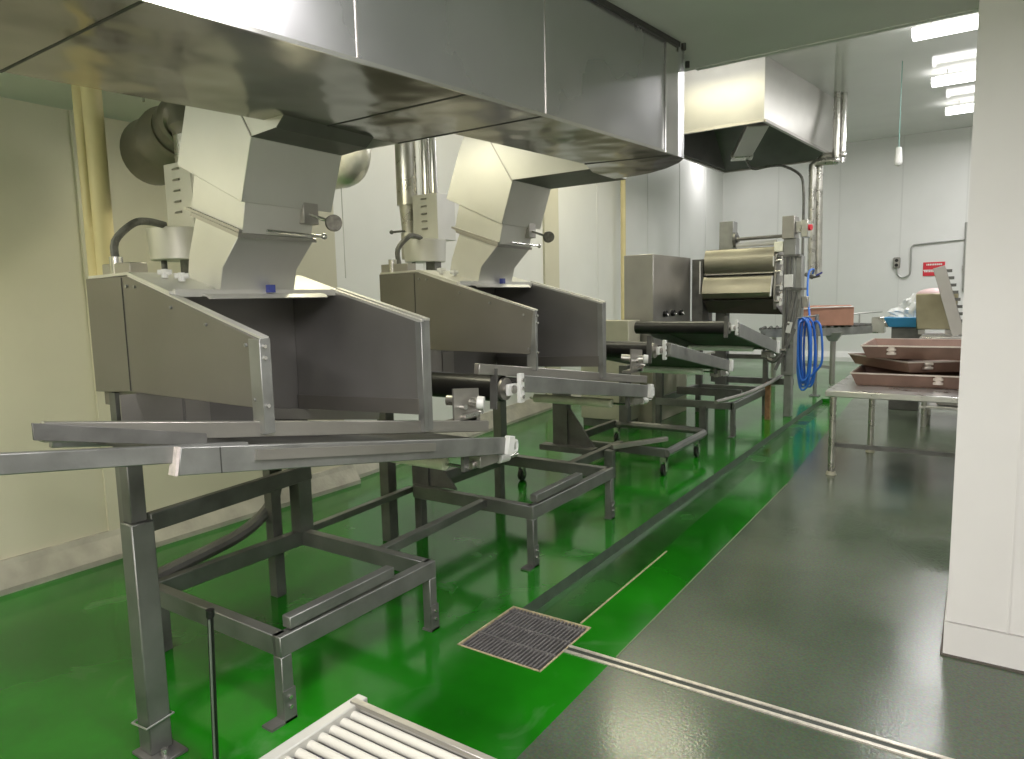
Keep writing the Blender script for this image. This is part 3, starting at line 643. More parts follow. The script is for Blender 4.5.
# telescopic post, thin black rod
t = thing('support_post', 'tall square steel post with floor plate, nearest the camera at left', 'post', (-2.41, 1.19, 0))
p = part('sleeve', M['stand'], t, lambda b: b.box(-2.447, -2.367, 1.152, 1.232, .012, .86), .004)
part('inner_tube', M['fdark'], t, lambda b: b.box(-2.437, -2.382, 1.162, 1.217, .86, 1.10), .003)
part('foot_plate', M['fdark'], t, lambda b: b.box(-2.46, -2.30, 1.13, 1.25, 0, .012), .002)
part('bolt', M['bright'], t, lambda b: b.cyl((-2.33, 1.18, .012), (-2.33, 1.18, .04), .012, seg=8))
part('cable_tie', M['wire'], t, lambda b: b.tube([(-2.46, 1.14, .115), (-2.36, 1.14, .125), (-2.36, 1.24, .135), (-2.46, 1.24, .125), (-2.46, 1.14, .115)], .004, 6, 1))
t = thing('floor_rod', 'thin black upright rod standing on the green floor by the square post', 'rod', (-2.12, 1.245, 0))
part('rod', M['black'], t, lambda b: b.cyl((-2.12, 1.245, .01), (-2.07, 1.235, .585), .010, seg=10))
part('groove_strip', M['frame'], t, lambda b: b.cyl((-2.112, 1.236, .012), (-2.062, 1.226, .57), .004, seg=6))
part('tip', M['black'], t, lambda b: b.cyl((-2.07, 1.235, .575), (-2.069, 1.235, .60), .014, seg=10))
part('foot', M['black'], t, lambda b: b.cyl((-2.12, 1.245, 0), (-2.12, 1.245, .012), .03, seg=12))

# ------------------------------------------------------------------ foreground roller conveyor
mat_rail = mat('pale_rail', (.46, .46, .42), .4, .3)
t = thing('roller_table', 'small white roller conveyor end at the bottom edge of the picture', 'roller conveyor', (-1.0, .8, 0))
ZR = .585
part('side_rail', mat_rail, t, lambda b: b.box(-1.285, -1.25, .25, 1.155, ZR - .05, ZR + .012), .003)
part('side_rail', mat_rail, t, lambda b: b.box(-.80, -.765, .25, 1.155, ZR - .05, ZR + .012), .003)
mat_roller = mat('conveyor_roller', (.50, .49, .43), .4, .1)
for i in range(26):
    y = 1.139 - i * .034
    part('roller', mat_roller, t, lambda b: b.cyl((-1.25, y, ZR - .012), (-.80, y, ZR - .010), .0118, seg=14))
part('cross_strip', M['steel'], t, lambda b: b.box(-1.27, -.79, 1.112, 1.130, ZR + .006, ZR + .018), .001)
part('bed_tray', mat('roller_bed', (.07, .065, .11), .5), t, lambda b: b.box(-1.25, -.80, .26, 1.15, ZR - .06, ZR - .045))
for x in (-1.27, -.78):
    for y in (.35, 1.05): part('leg', M['frame'], t, lambda b: b.box(x - .015, x + .015, y - .015, y + .015, 0, ZR - .05))

# ------------------------------------------------------------------ far canopy hood
t = thing('canopy_hood', 'large brushed steel canopy hood under the high ceiling, at the far end', 'canopy hood', (-3.3, 12.4, 4.08))
lo = [(-2.668, 10.55), (-2.296, 14.28), (-4.39, 14.35), (-4.62, 10.55)]
hi = [(-2.645, 10.46), (-2.22, 13.55), (-4.39, 13.7), (-4.62, 10.46)]
b = MB()
A = [b.bm.verts.new((x, y, 4.08)) for x, y in lo]; B = [b.bm.verts.new((x, y, ZH)) for x, y in hi]
for i in range(4): b.face([A[i], A[(i + 1) % 4], B[(i + 1) % 4], B[i]], 0)
I = [b.bm.verts.new((x * .97 - .08, 12.4 + (y - 12.4) * .95, 4.10)) for x, y in lo]; T = [b.bm.verts.new((x * .9 - .33, 12.2 + (y - 12.2) * .7, 4.75)) for x, y in hi]
for i in range(4):
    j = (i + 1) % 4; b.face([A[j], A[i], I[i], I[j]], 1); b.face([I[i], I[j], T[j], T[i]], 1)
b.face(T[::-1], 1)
b.build('canopy_shell', [mat('canopy_sheet', (.56, .55, .52), .34, .9, .06, 2, .02, 4), mat('canopy_shade_inside', (.15, .145, .14), .55, .6, .15, 2)], t)  # inside faces: shade under the canopy painted as a darker sheet
part('rim_angle', M['steel'], t, lambda b: [b.beam((*lo[i], 4.08), (*lo[(i + 1) % 4], 4.08), .05, .04) for i in range(4)] and None)
t = thing('canopy_light', 'grey boxed light fitting hanging slanted beneath the canopy hood', 'light fitting', (-3.2, 11.7, 4.0))
part('housing', M['steel'], t, lambda b: b.beam((-2.80, 10.75, 4.10), (-3.50, 12.45, 4.02), .32, .10), .01)
part('end_cap', M['galv'], t, lambda b: b.beam((-3.50, 12.45, 4.02), (-3.58, 12.65, 4.0), .36, .12), .01)
b = MB(); b.tube([(-3.5, 12.65, 3.98), (-3.4, 12.75, 3.8), (-3.1, 12.7, 3.80), (-2.80, 12.4, 3.72), (-2.48, 12.1, 3.5), (-2.40, 12.0, 3.25), (-2.39, 12.0, 2.7), (-2.35, 11.8, 2.0), (-2.33, 11.6, 1.75)], .022, 8, 5)
tag(b.build('power_cable', M['blackiron']), 'grey cable curving from the canopy light down beside the water pipes', 'cable')

# pendant pull switch
t = thing('pull_cord', 'white pull switch on a thin green cord hanging from the high ceiling', 'pull switch', (-1.0, 12.0, 3.35))
zz = 3.62
part('cord', M['greenc'], t, lambda b: b.cyl((-1.08, 12.0, ZH), (-1.08, 12.0, zz + .1), .006, seg=8))
part('handle', M['white'], t, lambda b: (b.cyl((-1.08, 12.0, zz - .12), (-1.08, 12.0, zz + .1), .055, .04), b.ball((-1.08, 12.0, zz - .12), .055)))

# water pipes, hose
t = thing('water_pipes', 'pair of insulated steel water pipes dropping from the high ceiling beside the canopy', 'pipes', (-2.3, 13.0, 1.9))
for k, (dx, dy2) in enumerate(((0, 0), (.085, .12))):
    part('pipe', M['galv'] if k == 0 else M['bright'], t, lambda b: b.tube([(-2.12 + dx, 13.1 + dy2, ZH), (-2.12 + dx, 13.1 + dy2, 3.86 - k * .0), (-2.12 + dx, 13.1 + dy2, 3.80)], .055, 16, 1))
    part('pipe', M['galv'], t, lambda b: b.tube([(-2.10 + dx, 13.1 + dy2, 3.83 + .1 * k), (-2.41 + dx, 13.1 + dy2, 3.84 + .1 * k), (-2.48 + dx, 13.1 + dy2, 3.79 + .1 * k), (-2.48 + dx, 13.1 + dy2, 3.70), (-2.455 + dx, 13.1 + dy2, 1.92)], .066, 16, 1))
    part('elbow', M['bright'], t, lambda b: b.ball((-2.12 + dx, 13.1 + dy2, 3.83 + .1 * k), .075))
fc = part('faucet', M['blackiron'], t, lambda b: (b.cyl((-2.55, 13.1, 1.93), (-2.42, 13.05, 1.87), .035), b.cyl((-2.42, 13.05, 1.87), (-2.30, 13.0, 1.89), .02)))
part('tap_handle', M['bluepaint'], fc, lambda b: b.cyl((-2.36, 13.0, 1.90), (-2.26, 13.0, 1.95), .015))
HX, HY = -2.16, 11.25
b = MB()
pts = [(-2.40, 12.9, 1.93), (-2.36, 12.8, 2.0), (-2.40, 12.6, 1.95), (-2.30, 12.0, 1.6), (HX + .02, HY + .1, 1.2)]
for k in range(7):
    w = .075 + .015 * math.sin(k * 2.1); zt = 1.16 + .03 * math.sin(k * 1.7); zb = .22 + .09 * math.sin(k * 2.9 + 1)
    ox = .05 * math.sin(k * 3.3); oy = .04 * k - .12
    pts += [(HX + ox - w, HY + oy, zt), (HX + ox - w * 1.2, HY + oy, (zt + zb) / 2), (HX + ox - w * .5, HY + oy, zb), (HX + ox + w * .7, HY + oy + .02, zb + .05), (HX + ox + w * 1.1, HY + oy + .02, (zt + zb) / 2), (HX + ox + w * .5, HY + oy + .03, zt - .02)]
pts += [(HX + .2, HY, 1.1), (HX + .24, HY, .6), (HX + .16, HY, .42), (HX + .05, HY, .30)]
b.tube(pts, .017, 8, 4)
tag(b.build('water_hose', M['blue']), 'coiled bright blue water hose hanging from the tap on the pipes', 'hose')
b = MB(); b.tube([(-2.31, HY - .25, 1.22), (-2.16, HY, 1.24), (-2.05, HY + .2, 1.25)], .012, 8, 2); b.cyl((-2.05, HY + .2, 0), (-2.05, HY + .2, 1.27), .03); b.box(-2.12, -1.98, HY + .13, HY + .27, 0, .015)
tag(b.build('hose_rack', M['frame']), 'steel upright with a peg that carries the blue hose coil', 'hose rack')

# ------------------------------------------------------------------ steel cabinet and roller machine
t = thing('steel_cabinet', 'plain brushed steel cabinet standing behind the black drum rollers', 'cabinet', (-3.6, 8.6, 0))
part('body', M['steel'], t, lambda b: b.box(-3.69, -3.30, 8.0, 9.32, .9, 2.115), .006)
part('plinth', M['beige'], t, lambda b: b.box(-3.66, -3.33, 8.05, 9.28, 0, .9), .004)
for y in (8.35, 8.62, 8.9):
    k = part('knob', M['black'], t, lambda b: b.cyl((-3.30, y, 1.38), (-3.26, y, 1.38), .04, seg=16)); part('pin', M['bright'], k, lambda b: b.cyl((-3.26, y, 1.38), (-3.24, y, 1.36), .012))
t = thing('side_cabinet', 'low beige steel box standing against the cabinet, next to the second hood', 'cabinet', (-3.75, 7.6, 0))
part('body', M['beige'], t, lambda b: b.box(-4.1, -3.45, 7.6, 7.95, .1, 1.32), .006)
part('plinth', M['fdark'], t, lambda b: b.box(-4.08, -3.47, 7.62, 7.93, 0, .1))

t = thing('roller_machine', 'tall roller machine with two rounded shiny drum guards and a steel column', 'roller machine', (-2.6, 9.6, 0))
part('drum_guard', M['guard'], t, lambda b: b.prism([(9.75, 2.22), (9.45, 2.215), (9.33, 2.20), (9.285, 2.12), (9.27, 2.02), (9.285, 1.93), (9.32, 1.885), (9.75, 1.885)], 'x', -3.10, -2.19), .004)
part('drum_guard', M['guard'], t, lambda b: b.prism([(9.75, 1.845), (9.32, 1.845), (9.29, 1.80), (9.255, 1.70), (9.235, 1.62), (9.30, 1.545), (9.75, 1.53)], 'x', -3.12, -2.21), .004)
part('guard_gap', M['black'], t, lambda b: b.box(-3.08, -2.22, 9.36, 9.7, 1.84, 1.89))
part('edge_strip', M['bright'], t, lambda b: b.box(-3.11, -2.2, 9.31, 9.33, 1.868, 1.885))
part('hopper', mat('dark_hopper', (.10, .085, .075), .45, .4), t, lambda b: b.hexa([(-3.08, 9.45, 1.36), (-2.10, 9.40, 1.33), (-2.10, 9.75, 1.33), (-3.08, 9.75, 1.36), (-3.11, 9.28, 1.53), (-2.21, 9.27, 1.53), (-2.21, 9.75, 1.53), (-3.11, 9.75, 1.53)]))
part('end_plate', M['steel'], t, lambda b: b.prism([(9.30, 1.40), (9.25, 1.62), (9.30, 1.85), (9.30, 2.1), (9.40, 2.2), (9.75, 2.2), (9.75, 1.4)], 'x', -2.19, -2.16), .003)
part('end_plate', M['fdark'], t, lambda b: b.box(-3.28, -3.13, 9.32, 9.75, 1.20, 2.09), .004)
part('white_edge', M['white'], t, lambda b: (b.box(-3.165, -3.15, 9.28, 9.31, 1.62, 2.06), b.box(-2.2, -2.185, 9.262, 9.275, 1.95, 2.08), b.beam((-2.215, 9.235, 1.57), (-2.195, 9.24, 1.83), .015, .03, up=(0, 1, 0))))
for y, z in ((9.30, 2.02), (9.28, 1.88), (9.30, 1.70), (9.28, 1.50), (9.33, 1.60)):
    kn = part('adjuster', M['bright'], t, lambda b: (b.cyl((-2.165, y, z), (-2.09, y - .03, z), .022, seg=12), b.cyl((-2.09, y - .03, z - .04), (-2.09, y - .03, z + .05), .014, seg=10)))
    part('lever_grip', M['white'], kn, lambda b: b.box(-2.105, -2.075, y - .05, y - .02, z - .05, z - .0))
c = part('column', M['frame'], t, lambda b: (b.box(-2.08, -1.935, 9.3, 9.52, .55, 2.30), b.box(-2.05, -1.96, 9.34, 9.48, 0, .55)), .005)
part('head_box', M['steel'], c, lambda b: b.box(-2.10, -1.95, 9.27, 9.55, 2.29, 2.57), .005)
part('wide_plate', M['frame'], c, lambda b: b.box(-1.95, -1.86, 9.32, 9.50, 1.30, 2.07), .004)
part('collar', M['fdark'], c, lambda b: (b.box(-2.12, -1.84, 9.27, 9.54, 1.64, 1.67), b.box(-2.14, -1.88, 9.27, 9.54, 2.06, 2.09)))
part('white_box', M['white'], c, lambda b: b.box(-2.06, -1.955, 9.265, 9.30, 1.68, 1.84), .003)
part('white_tag', M['white'], c, lambda b: b.box(-2.14, -2.075, 9.26, 9.3, 1.46, 1.57))
part('white_tag', M['white'], c, lambda b: b.beam((-2.0, 9.27, 1.10), (-1.97, 9.26, 1.24), .06, .01, up=(0, 1, 0)))
part('brace', M['fdark'], c, lambda b: (b.beam((-1.93, 9.3, 1.62), (-2.0, 9.28, 1.2), .05, .04), b.beam((-1.88, 9.34, 1.55), (-1.96, 9.3, 1.1), .035, .03), b.beam((-1.92, 9.3, 1.15), (-2.14, 9.25, .62), .04, .04)))
part('rod', M['fdark'], c, lambda b: (b.cyl((-2.03, 9.28, .6), (-2.03, 9.28, 2.06), .014, seg=8), b.cyl((-1.98, 9.28, .9), (-1.98, 9.28, 2.06), .01, seg=8)))
mb_ = part('motor_box', M['galv'], t, lambda b: (b.box(-1.95, -1.88, 9.33, 9.47, 2.36, 2.50), b.box(-1.88, -1.80, 9.30, 9.50, 2.30, 2.51)), .006)
part('stop_button', M['red'], mb_, lambda b: (b.cyl((-1.80, 9.36, 2.415), (-1.765, 9.35, 2.415), .038, seg=16)))
part('switch_box', M['steel'], t, lambda b: b.box(-1.86, -1.79, 9.36, 9.46, 1.42, 1.56), .005)
part('tie_shaft', M['fdark'], t, lambda b: b.cyl((-2.75, 9.4, 2.33), (-2.05, 9.4, 2.335), .022))
part('top_roller', M['white'], t, lambda b: b.cyl((-2.72, 9.45, 2.26), (-2.2, 9.45, 2.265), .035))
pp = part('post', M['frame'], t, lambda b: b.box(-2.935, -2.75, 9.4, 9.6, 2.18, 2.575), .005)
part('chain_wheel', M['fdark'], pp, lambda b: (b.cyl((-2.75, 9.46, 2.33), (-2.715, 9.46, 2.33), .10, seg=22), b.cyl((-2.715, 9.46, 2.33), (-2.69, 9.46, 2.33), .05, seg=14)))
part('valve_cluster', M['fdark'], t, lambda b: (b.tube([(-2.2, 9.2, .98), (-2.12, 9.15, .92), (-2.08, 9.15, .82), (-2.15, 9.15, .74), (-2.25, 9.2, .80)], .03, 8, 3), b.ball((-2.12, 9.16, .86), .07), b.cyl((-2.3, 9.2, .85), (-2.0, 9.2, .88), .025)))
part('yellow_block', M['cream'], t, lambda b: b.box(-2.20, -2.09, 9.30, 9.42, 2.13, 2.26), .01)
for x in (-2.9,):
    part('leg', M['fdark'], t, lambda b: b.box(x - .12, x + .03, 9.55, 9.7, 0, 1.4))
part('base_frame', M['fdark'], t, lambda b: (b.box(-3.1, -2.0, 9.62, 9.70, .38, .46), b.box(-3.1, -2.0, 9.62, 9.70, .72, .78)))
part('leg', M['fdark'], t, lambda b: b.box(-2.32, -2.26, 9.34, 9.4, 0, .85))

# ------------------------------------------------------------------ curved roller conveyor with carton
t = thing('curved_conveyor', 'curved steel roller conveyor on a leg near the back wall, carrying a carton', 'roller conveyor', (-1.8, 13.2, 0))
cen = Vector((-2.2, 16.3, 0)); r0, r1 = 3.2, 3.95
def arc(r, a, z): return (-2.9 + 0 + (a) * 1.0, 12.9, z)
path0 = [(-3.0, 11.9), (-2.5, 12.15), (-2.1, 12.5), (-1.75, 13.0), (-1.45, 13.6)]
path1 = [(-3.1, 12.6), (-2.75, 12.85), (-2.45, 13.15), (-2.2, 13.55), (-2.0, 14.1)]
part('rail', M['frame'], t, lambda b: [b.beam((*p, .965), (*q, .965), .04, .13, off=-.02) for p, q in zip(path0, path0[1:])] and None)
part('rail', M['frame'], t, lambda b: [b.beam((*p, .965), (*q, .965), .04, .12, off=-.02) for p, q in zip(path1, path1[1:])] and None)
for k in range(17):
    s_ = k / 16 * 3.999; i = int(s_); p = lerp(path0[i], path0[i + 1], s_ - i); q = lerp(path1[i], path1[i + 1], s_ - i)
    part('roller', M['fdark'], t, lambda b: b.cyl((*p, 1.015), (*q, 1.015), .028, seg=10))
l = part('leg', M['steel'], t, lambda b: (b.cyl((-2.0, 12.66, .05), (-2.0, 12.66, .92), .045), b.hexa([(-2.06, 12.60, .785), (-1.94, 12.60, .785), (-1.94, 12.72, .785), (-2.06, 12.72, .785), (-2.14, 12.58, .925), (-1.86, 12.58, .925), (-1.86, 12.74, .925), (-2.14, 12.74, .925)])))
part('foot', M['bright'], l, lambda b: (b.cyl((-2.0, 12.66, 0), (-2.0, 12.66, .10), .028), b.cyl((-2.0, 12.66, 0), (-2.0, 12.66, .015), .05)))
part('leg', M['steel'], t, lambda b: b.cyl((-2.9, 12.4, 0), (-2.9, 12.4, .92), .04))
part('cross_bar', M['frame'], t, lambda b: b.beam((-2.9, 12.4, .45), (-2.0, 12.66, .33), .04, .05))
part('end_bracket', M['galv'], t, lambda b: (b.box(-1.52, -1.32, 13.45, 13.75, .88, 1.16), b.beam((-1.5, 13.6, 1.12), (-1.25, 13.5, 1.02), .1, .08)), .01)
part('side_guard', M['wire'], t, lambda b: (b.tube([(-2.2, 13.62, 1.18), (-1.75, 13.75, 1.22), (-1.42, 14.0, 1.24)], .014, 8, 2), b.cyl((-1.75, 13.75, 1.0), (-1.75, 13.75, 1.22), .012)))
t = thing('carton', 'brown cardboard carton lying on the curved roller conveyor', 'carton', (-2.15, 12.9, 1.045))
def f(b):
    c = Matrix.Rotation(math.radians(20), 4, 'Z'); o = Vector((-2.27, 12.85, 1.045))
    pts_ = [(-.50, -.26, 0), (.50, -.26, 0), (.50, .26, 0), (-.50, .26, 0)]
    b.hexa([o + c @ Vector(p) for p in pts_] + [o + c @ Vector((p[0], p[1], .29)) for p in pts_])
part('box', M['carton'], t, f, .006)
def f(b):
    c = Matrix.Rotation(math.radians(20), 4, 'Z'); o = Vector((-2.27, 12.85, 1.335))
    b.hexa([o + c @ Vector(p) for p in ((-.50, -.26, 0), (.50, -.26, 0), (.50, .0, .0), (-.50, .0, .0), (-.50, -.26, .012), (.50, -.26, .012), (.50, .0, .05), (-.50, .0, .05))])
part('lid_flap', M['carton'], t, f)
part('strap', M['white'], t, lambda b: b.tube([(-2.66, 12.44, 1.30), (-2.3, 12.52, 1.35), (-1.72, 12.76, 1.36)], .010, 6, 2))

# ------------------------------------------------------------------ tables and trays
t = thing('steel_table', 'long steel work table with round legs holding the brown trays', 'table', (-.4, 7.1, 0))
part('table_top', M['tabletop'], t, lambda b: b.box(-1.07, 1.0, 6.44, 7.8, .70, .752), .006)
for x, y in ((-1.01, 6.50), (.9, 6.50), (-.83, 7.62), (.9, 7.62)):
    l = part('leg', M['galv'], t, lambda b: b.cyl((x, y, .02), (x, y, .70), .028, seg=16)); part('foot', M['beige'], l, lambda b: b.cyl((x, y, 0), (x, y, .03), .045, .035, 14))
part('stretcher', M['fdark'], t, lambda b: b.beam((-1.01, 6.50, .27), (.9, 6.50, .27), .03, .035))
t = thing('low_table', 'second steel table with an under-shelf behind the tray table', 'table', (.1, 9.4, 0))
part('table_top', M['tabletop'], t, lambda b: b.box(-.55, 1.2, 9.3, 10.4, 1.02, 1.06), .005)
for x, y in ((-.47, 9.35), (-.47, 10.3), (1.1, 9.35), (1.1, 10.3)): part('leg', M['galv'], t, lambda b: b.cyl((x, y, 0), (x, y, 1.02), .03, seg=14))
part('shelf', M['tabletop'], t, lambda b: b.box(-.52, 1.15, 9.32, 10.5, .22, .25), .003)
b = MB(); b.box(-.35, .3, 9.4, 10.2, .25, .46); tag(b.build('storage_bin', M['steel'], bevel=.02), 'grey bin sitting on the shelf below the second table', 'bin')


def tray(name, ox, oy, oz, w, d, h, rot, label, latch_x):
    t = thing(name, label, 'tray', (ox, oy, oz), 'stacked brown trays')
    c = Matrix.Translation((ox, oy, oz)) @ Matrix.Rotation(rot, 4, 'Z')
    fl = .045
    b = MB()
    def ring(e, z): return [b.bm.verts.new(c @ Vector(p)) for p in ((-e, -e, z), (w + e, -e, z), (w + e, d + e, z), (-e, d + e, z))]
    a0 = ring(0, 0); a1 = ring(fl, h); a2 = ring(fl - .012, h); a3 = ring(-.015, .015)
    for p, q in ((a0, a1), (a1, a2), (a2, a3)):
        for i in range(4): b.face([p[i], p[(i + 1) % 4], q[(i + 1) % 4], q[i]])
    b.face(a0[::-1]); b.face(a3)
    b.build('shell', M['tray'], t)
    b = MB()
    e = fl
    cr = [Vector((-e, -e, h)), Vector((w + e, -e, h)), Vector((w + e, d + e, h)), Vector((-e, d + e, h))]
    for i in range(4): b.beam(c @ cr[i], c @ cr[(i + 1) % 4], .014, .012)
    b.build('rim', M['trayrim'], t)
    if latch_x is not None:
        b = MB()
        for dz_ in (0, .035): 
            q = [c @ Vector(p) for p in ((latch_x, -.06, h * .32 + dz_), (latch_x + .075, -.06, h * .32 + dz_), (latch_x + .075, .0, h * .32 + dz_), (latch_x, .0, h * .32 + dz_))]
            b.hexa(q + [v + Vector((0, 0, .022)) for v in q])
        q = [c @ Vector(p) for p in ((latch_x + .012, -.05, h * .3), (latch_x + .062, -.05, h * .3), (latch_x + .062, .0, h * .3), (latch_x + .012, .0, h * .3))]
        b.hexa(q + [v + Vector((0, 0, .075)) for v in q])
        b.build('latch', M['trayrim'], t, .004)
    return t


tray('food_tray', -.89, 6.95, .754, 1.3, .70, .112, 0, 'brown metal tray lying on the table, bottom of the stack of three', .60)
tray('food_tray', -.47, 6.93, .884, 1.0, .90, .095, math.radians(36), 'brown metal tray set askew, middle of the stack of three', .10)
tray('food_tray', -.82, 7.02, .996, 1.3, 1.0, .115, math.radians(1), 'brown metal tray on top of the stack of three, open and empty', .16)

# things on the second table
t = thing('steel_bin', 'tall tarnished steel bin lined with pink plastic on the second table', 'bin', (-.5, 10.9, 1.06))
part('bin_body', M['goldbin'], t, lambda b: b.hexa([(-.62, 9.9, 1.12), (-.22, 9.9, 1.12), (-.22, 10.3, 1.12), (-.62, 10.3, 1.12), (-.64, 9.88, 1.56), (-.2, 9.88, 1.56), (-.2, 10.32, 1.56), (-.64, 10.32, 1.56)]), .01)
part('bin_liner', M['pinkbag'], t, lambda b: b.ball((-.44, 10.1, 1.55), .21, (1.02, .9, .38), 3))
part('leg', M['steel'], t, lambda b: b.box(-.6, -.53, 9.92, 10.0, 1.06, 1.12)); part('leg', M['steel'], t, lambda b: b.box(-.32, -.25, 9.92, 10.0, 1.06, 1.12))
t = thing('blue_crate', 'shallow blue plastic crate left of the steel bin', 'crate', (-.95, 10.7, 0))
part('tub', M['bluep'], t, lambda b: b.hexa([(-.98, 10.5, 1.12), (-.58, 10.5, 1.12), (-.58, 10.85, 1.12), (-.98, 10.85, 1.12), (-1.04, 10.45, 1.25), (-.56, 10.45, 1.25), (-.56, 10.9, 1.25), (-1.04, 10.9, 1.25)]), .008)
part('stand', M['fdark'], t, lambda b: b.box(-.95, -.6, 10.55, 10.8, 0, 1.12), .006)
b = MB()
ret = bmesh.ops.create_icosphere(b.bm, subdivisions=4, radius=1)
for v in ret['verts']:
    n_ = 1 + .10 * math.sin(v.co.x * 13 + v.co.y * 9) + .08 * math.sin(v.co.z * 17 + v.co.x * 11) + .16 * math.sin(v.co.x * 5 + v.co.z * 3) + .12 * math.sin(v.co.y * 7 + v.co.x * 4) + .08 * math.sin(v.co.z * 11)
    zf = .20 * max(v.co.z, -.35) * n_
    v.co = Vector((-.78 + .19 * v.co.x * n_ + .10 * max(0, v.co.z), 10.68 + .16 * v.co.y * n_, 1.32 + zf * (1.1 + .5 * v.co.x)))
tag(b.build('plastic_bag', M['bag']), 'crumpled clear plastic bag lying in the blue crate', 'bag')
t = thing('ladder_conveyor', 'slanted toothed steel conveyor strip leaning beside the steel bin', 'elevator conveyor', (-.3, 9.8, 1.06))
part('channel', M['steel'], t, lambda b: b.beam((-.17, 9.62, 1.07), (-.40, 9.68, 1.87), .07, .13, up=(1, 0, 0)), .004)
for k in range(9):
    s_ = .08 + k * .105
    p = Vector((-.17, 9.62, 1.07)).lerp(Vector((-.40, 9.68, 1.87)), s_)
    part('cleat', M['fdark'], t, lambda b: b.box(p.x + .05, p.x + .115, p.y - .03, p.y + .03, p.z, p.z + .035))
t = thing('filling_machine', 'grey machine part with a black cable gland beside the white pillar', 'machine', (-.05, 9.9, 1.06))
part('body', M['steel'], t, lambda b: (b.box(-.12, .35, 9.75, 10.2, 1.26, 1.46), b.hexa([(-.10, 9.8, 1.46), (.3, 9.8, 1.46), (.3, 10.1, 1.46), (-.1, 10.1, 1.46), (-.04, 9.85, 1.68), (.2, 9.85, 1.68), (.2, 10.0, 1.68), (-.04, 10.0, 1.68)])), .01)
part('dark_motor', M['blackiron'], t, lambda b: b.cyl((.05, 9.9, 1.14), (.05, 9.9, 1.26), .12))
part('base', M['white'], t, lambda b: b.box(-.17, .3, 9.72, 10.2, 1.06, 1.14), .01)
part('gland', M['bluepaint'], t, lambda b: b.cyl((-.0, 9.9, 1.68), (.02, 9.9, 1.80), .04, .025))

# wall socket, conduit, sign
t = thing('wall_sign', 'small red sign with white lettering on the back wall', 'sign', (-.83, YB, 1.9))
part('plate', M['red'], t, lambda b: b.box(-1.025, -.62, YB - .02, YB - .002, 1.91, 2.205), .003)
def f(b):
    random.seed(3)
    for z, h_, x0, x1 in ((2.135, .035, -.965, -.67), (1.992, .030, -1.0, -.66)):
        x = x0
        while x < x1 - .02:
            w = random.choice((.018, .024, .03)); b.box(x, x + w, YB - .025, YB - .02, z, z + h_); x += w + .007
part('lettering', M['white'], t, f)
part('white_band', M['white'], t, lambda b: b.box(-1.02, -.63, YB - .023, YB - .0195, 2.025, 2.045))
t = thing('wall_socket', 'grey twin switch box with curved conduit on the back wall', 'switch', (-1.55, YB, 2.0))
part('box', M['steel'], t, lambda b: b.box(-1.60, -1.46, YB - .08, YB - .002, 2.10, 2.34), .02)
part('button', M['black'], t, lambda b: b.cyl((-1.53, YB - .08, 2.17), (-1.53, YB - .095, 2.17), .035)); part('button', M['black'], t, lambda b: b.cyl((-1.53, YB - .08, 2.27), (-1.53, YB - .095, 2.27), .035))
part('conduit', M['wire'], t, lambda b: b.tube([(-1.52, YB - .04, 2.10), (-1.50, YB - .04, 1.97), (-1.42, YB - .04, 1.90), (-1.32, YB - .04, 1.92), (-1.26, YB - .04, 2.02), (-1.26, YB - .04, 2.5), (-1.22, YB - .04, 2.58), (-1.1, YB - .04, 2.60), (-.2, YB - .04, 2.66)], .018, 8, 4))
b = MB(); b.cyl((-.26, YB - .06, 1.6), (-.26, YB - .06, 3.0), .035); b.cyl((-.26, YB - .06, 2.0), (-.26, YB - .06, 2.1), .05)
tag(b.build('vertical_conduit', M['wire']), 'grey vertical conduit pipe on the back wall beside the white pillar', 'conduit')

# ------------------------------------------------------------------ lights
def fixture(x0, x1, y, z, label, power, col=(1, .985, .95), w=.26):
    t = thing('ceiling_light', label, 'ceiling light', ((x0 + x1) / 2, y, z), 'fluorescent ceiling lights')
    part('housing', M['white'], t, lambda b: b.box(x0 + .05, x1 - .05, y - .06, y + .06, z + .09, z + .12), .005)
    part('diffuser', M['lamp'], t, lambda b: b.box(x0, x1, y - w / 2, y + w / 2, z, z + .09), .01)
    part('hanger', M['wire'], t, lambda b: b.cyl((x0 + .2, y, z + .12), (x0 + .2, y, ZH if z > ZC else ZC), .008, seg=6))
    part('hanger', M['wire'], t, lambda b: b.cyl((x1 - .2, y, z + .12), (x1 - .2, y, ZH if z > ZC else ZC), .008, seg=6))
    lamp('lamp', (x0 + x1) / 2, y, z - .01, x1 - x0, w, power, col)


def lamp(name, x, y, z, sx, sy, power, col):
    l = bpy.data.lights.new(name, 'AREA'); l.shape = 'RECTANGLE'; l.size = sx; l.size_y = sy; l.energy = power; l.color = col
    o = bpy.data.objects.new(name, l); COL.objects.link(o); o.location = (x, y, z)
    return o


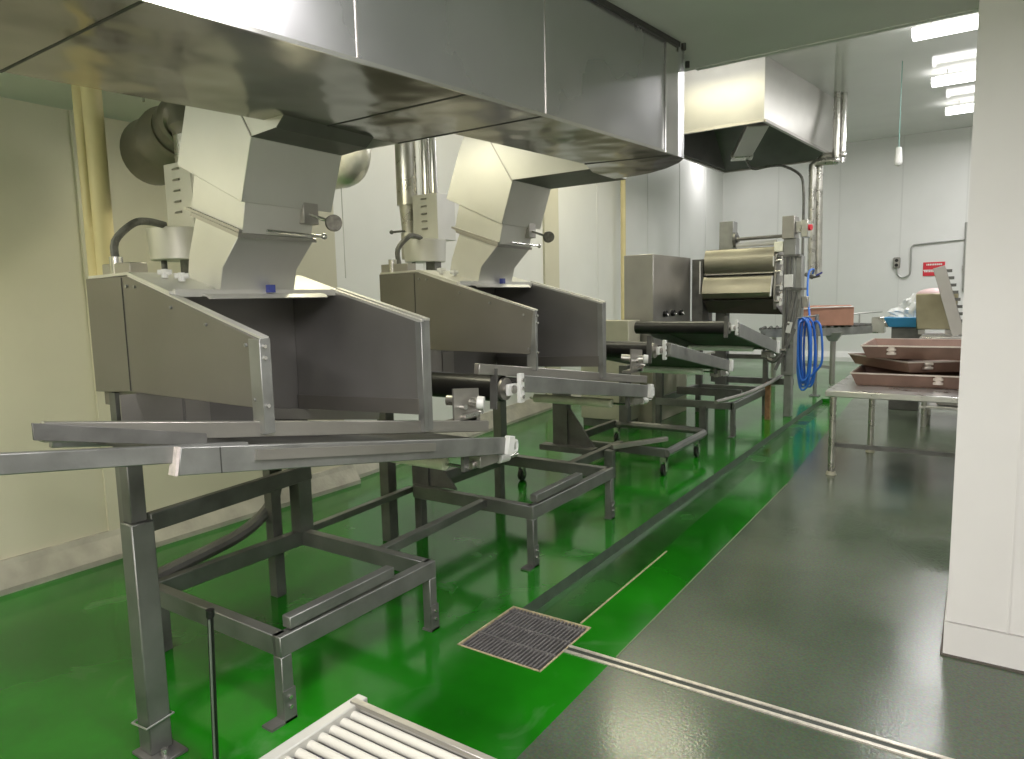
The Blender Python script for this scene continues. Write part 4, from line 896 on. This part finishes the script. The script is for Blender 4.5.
WHT = (1, .975, .975); NRW = (1, .955, .97); YEL = (1, .93, .62)
fixture(-.84, 1.5, 10.4, ZH - .20, 'long white ceiling light, largest and nearest of the three seen beside the pillar', 80, WHT)
fixture(-.75, 1.5, 12.9, ZH - .20, 'long white ceiling light, middle of the three seen beside the pillar', 80, WHT)
fixture(-.64, 1.5, 15.1, ZH - .20, 'long white ceiling light, farthest of the three seen beside the pillar', 60, WHT)
# the same rows nearer the camera and lamps of the low room, some added as fill, all out of view
fixture(-.9, 1.5, 7.9, ZH - .24, 'long white ceiling light of the far room, hidden above the low ceiling edge', 60, WHT)
fixture(-.9, 1.5, 5.4, ZH - .24, 'white ceiling light nearest the low ceiling edge, hidden above it', 50, WHT)
fixture(-4.5, -3.0, 8.7, ZH - .16, 'short yellowish ceiling light above the steel cabinet, hidden by the duct', 50, YEL)
fixture(-4.5, -3.5, 4.9, ZH - .24, 'short yellowish ceiling light above the second hood, hidden by the duct', 20, YEL)
fixture(-4.4, -3.5, .45, ZC - .34, 'yellowish low ceiling light near the left wall', 11, YEL)
fixture(-3.45, -2.75, 2.75, ZC - .14, 'yellowish low ceiling light between the two hoods, hidden above the duct', 13, YEL)
fixture(-5.1, -4.3, 15.6, ZH - .16, 'added white fill light in the far corner, unseen behind the canopy hood', 24, WHT)  # made-up lamp that evens out the far left walls
fixture(-1.15, -.35, 1.15, ZC - .12, 'white low ceiling light just above the picture, beside the duct', 46, NRW)
fixture(.2, 1.6, -.2, ZC - .12, 'white low ceiling light right of the camera', 42, NRW)
fixture(-.6, .8, -1.9, ZC - .12, 'white low ceiling light behind the camera', 185, NRW)
fixture(-3.6, -2.4, -1.9, ZC - .12, 'added warm fill light, unseen behind the camera on the left', 12, (1, .95, .78))  # made-up lamp, adds light from behind at the left

w = bpy.data.worlds.new('world'); S.world = w; w.use_nodes = True
w.node_tree.nodes['Background'].inputs['Color'].default_value = (.9, 1, .95, 1)
w.node_tree.nodes['Background'].inputs['Strength'].default_value = .05

S.view_settings.view_transform = 'Standard'; S.view_settings.look = 'None'
S.view_settings.exposure = 0; S.view_settings.gamma = 1
try: S.view_settings.use_curve_mapping = False
except Exception: pass
S.cycles.use_denoising = True
S.cycles.max_bounces = 8; S.cycles.sample_clamp_indirect = 6
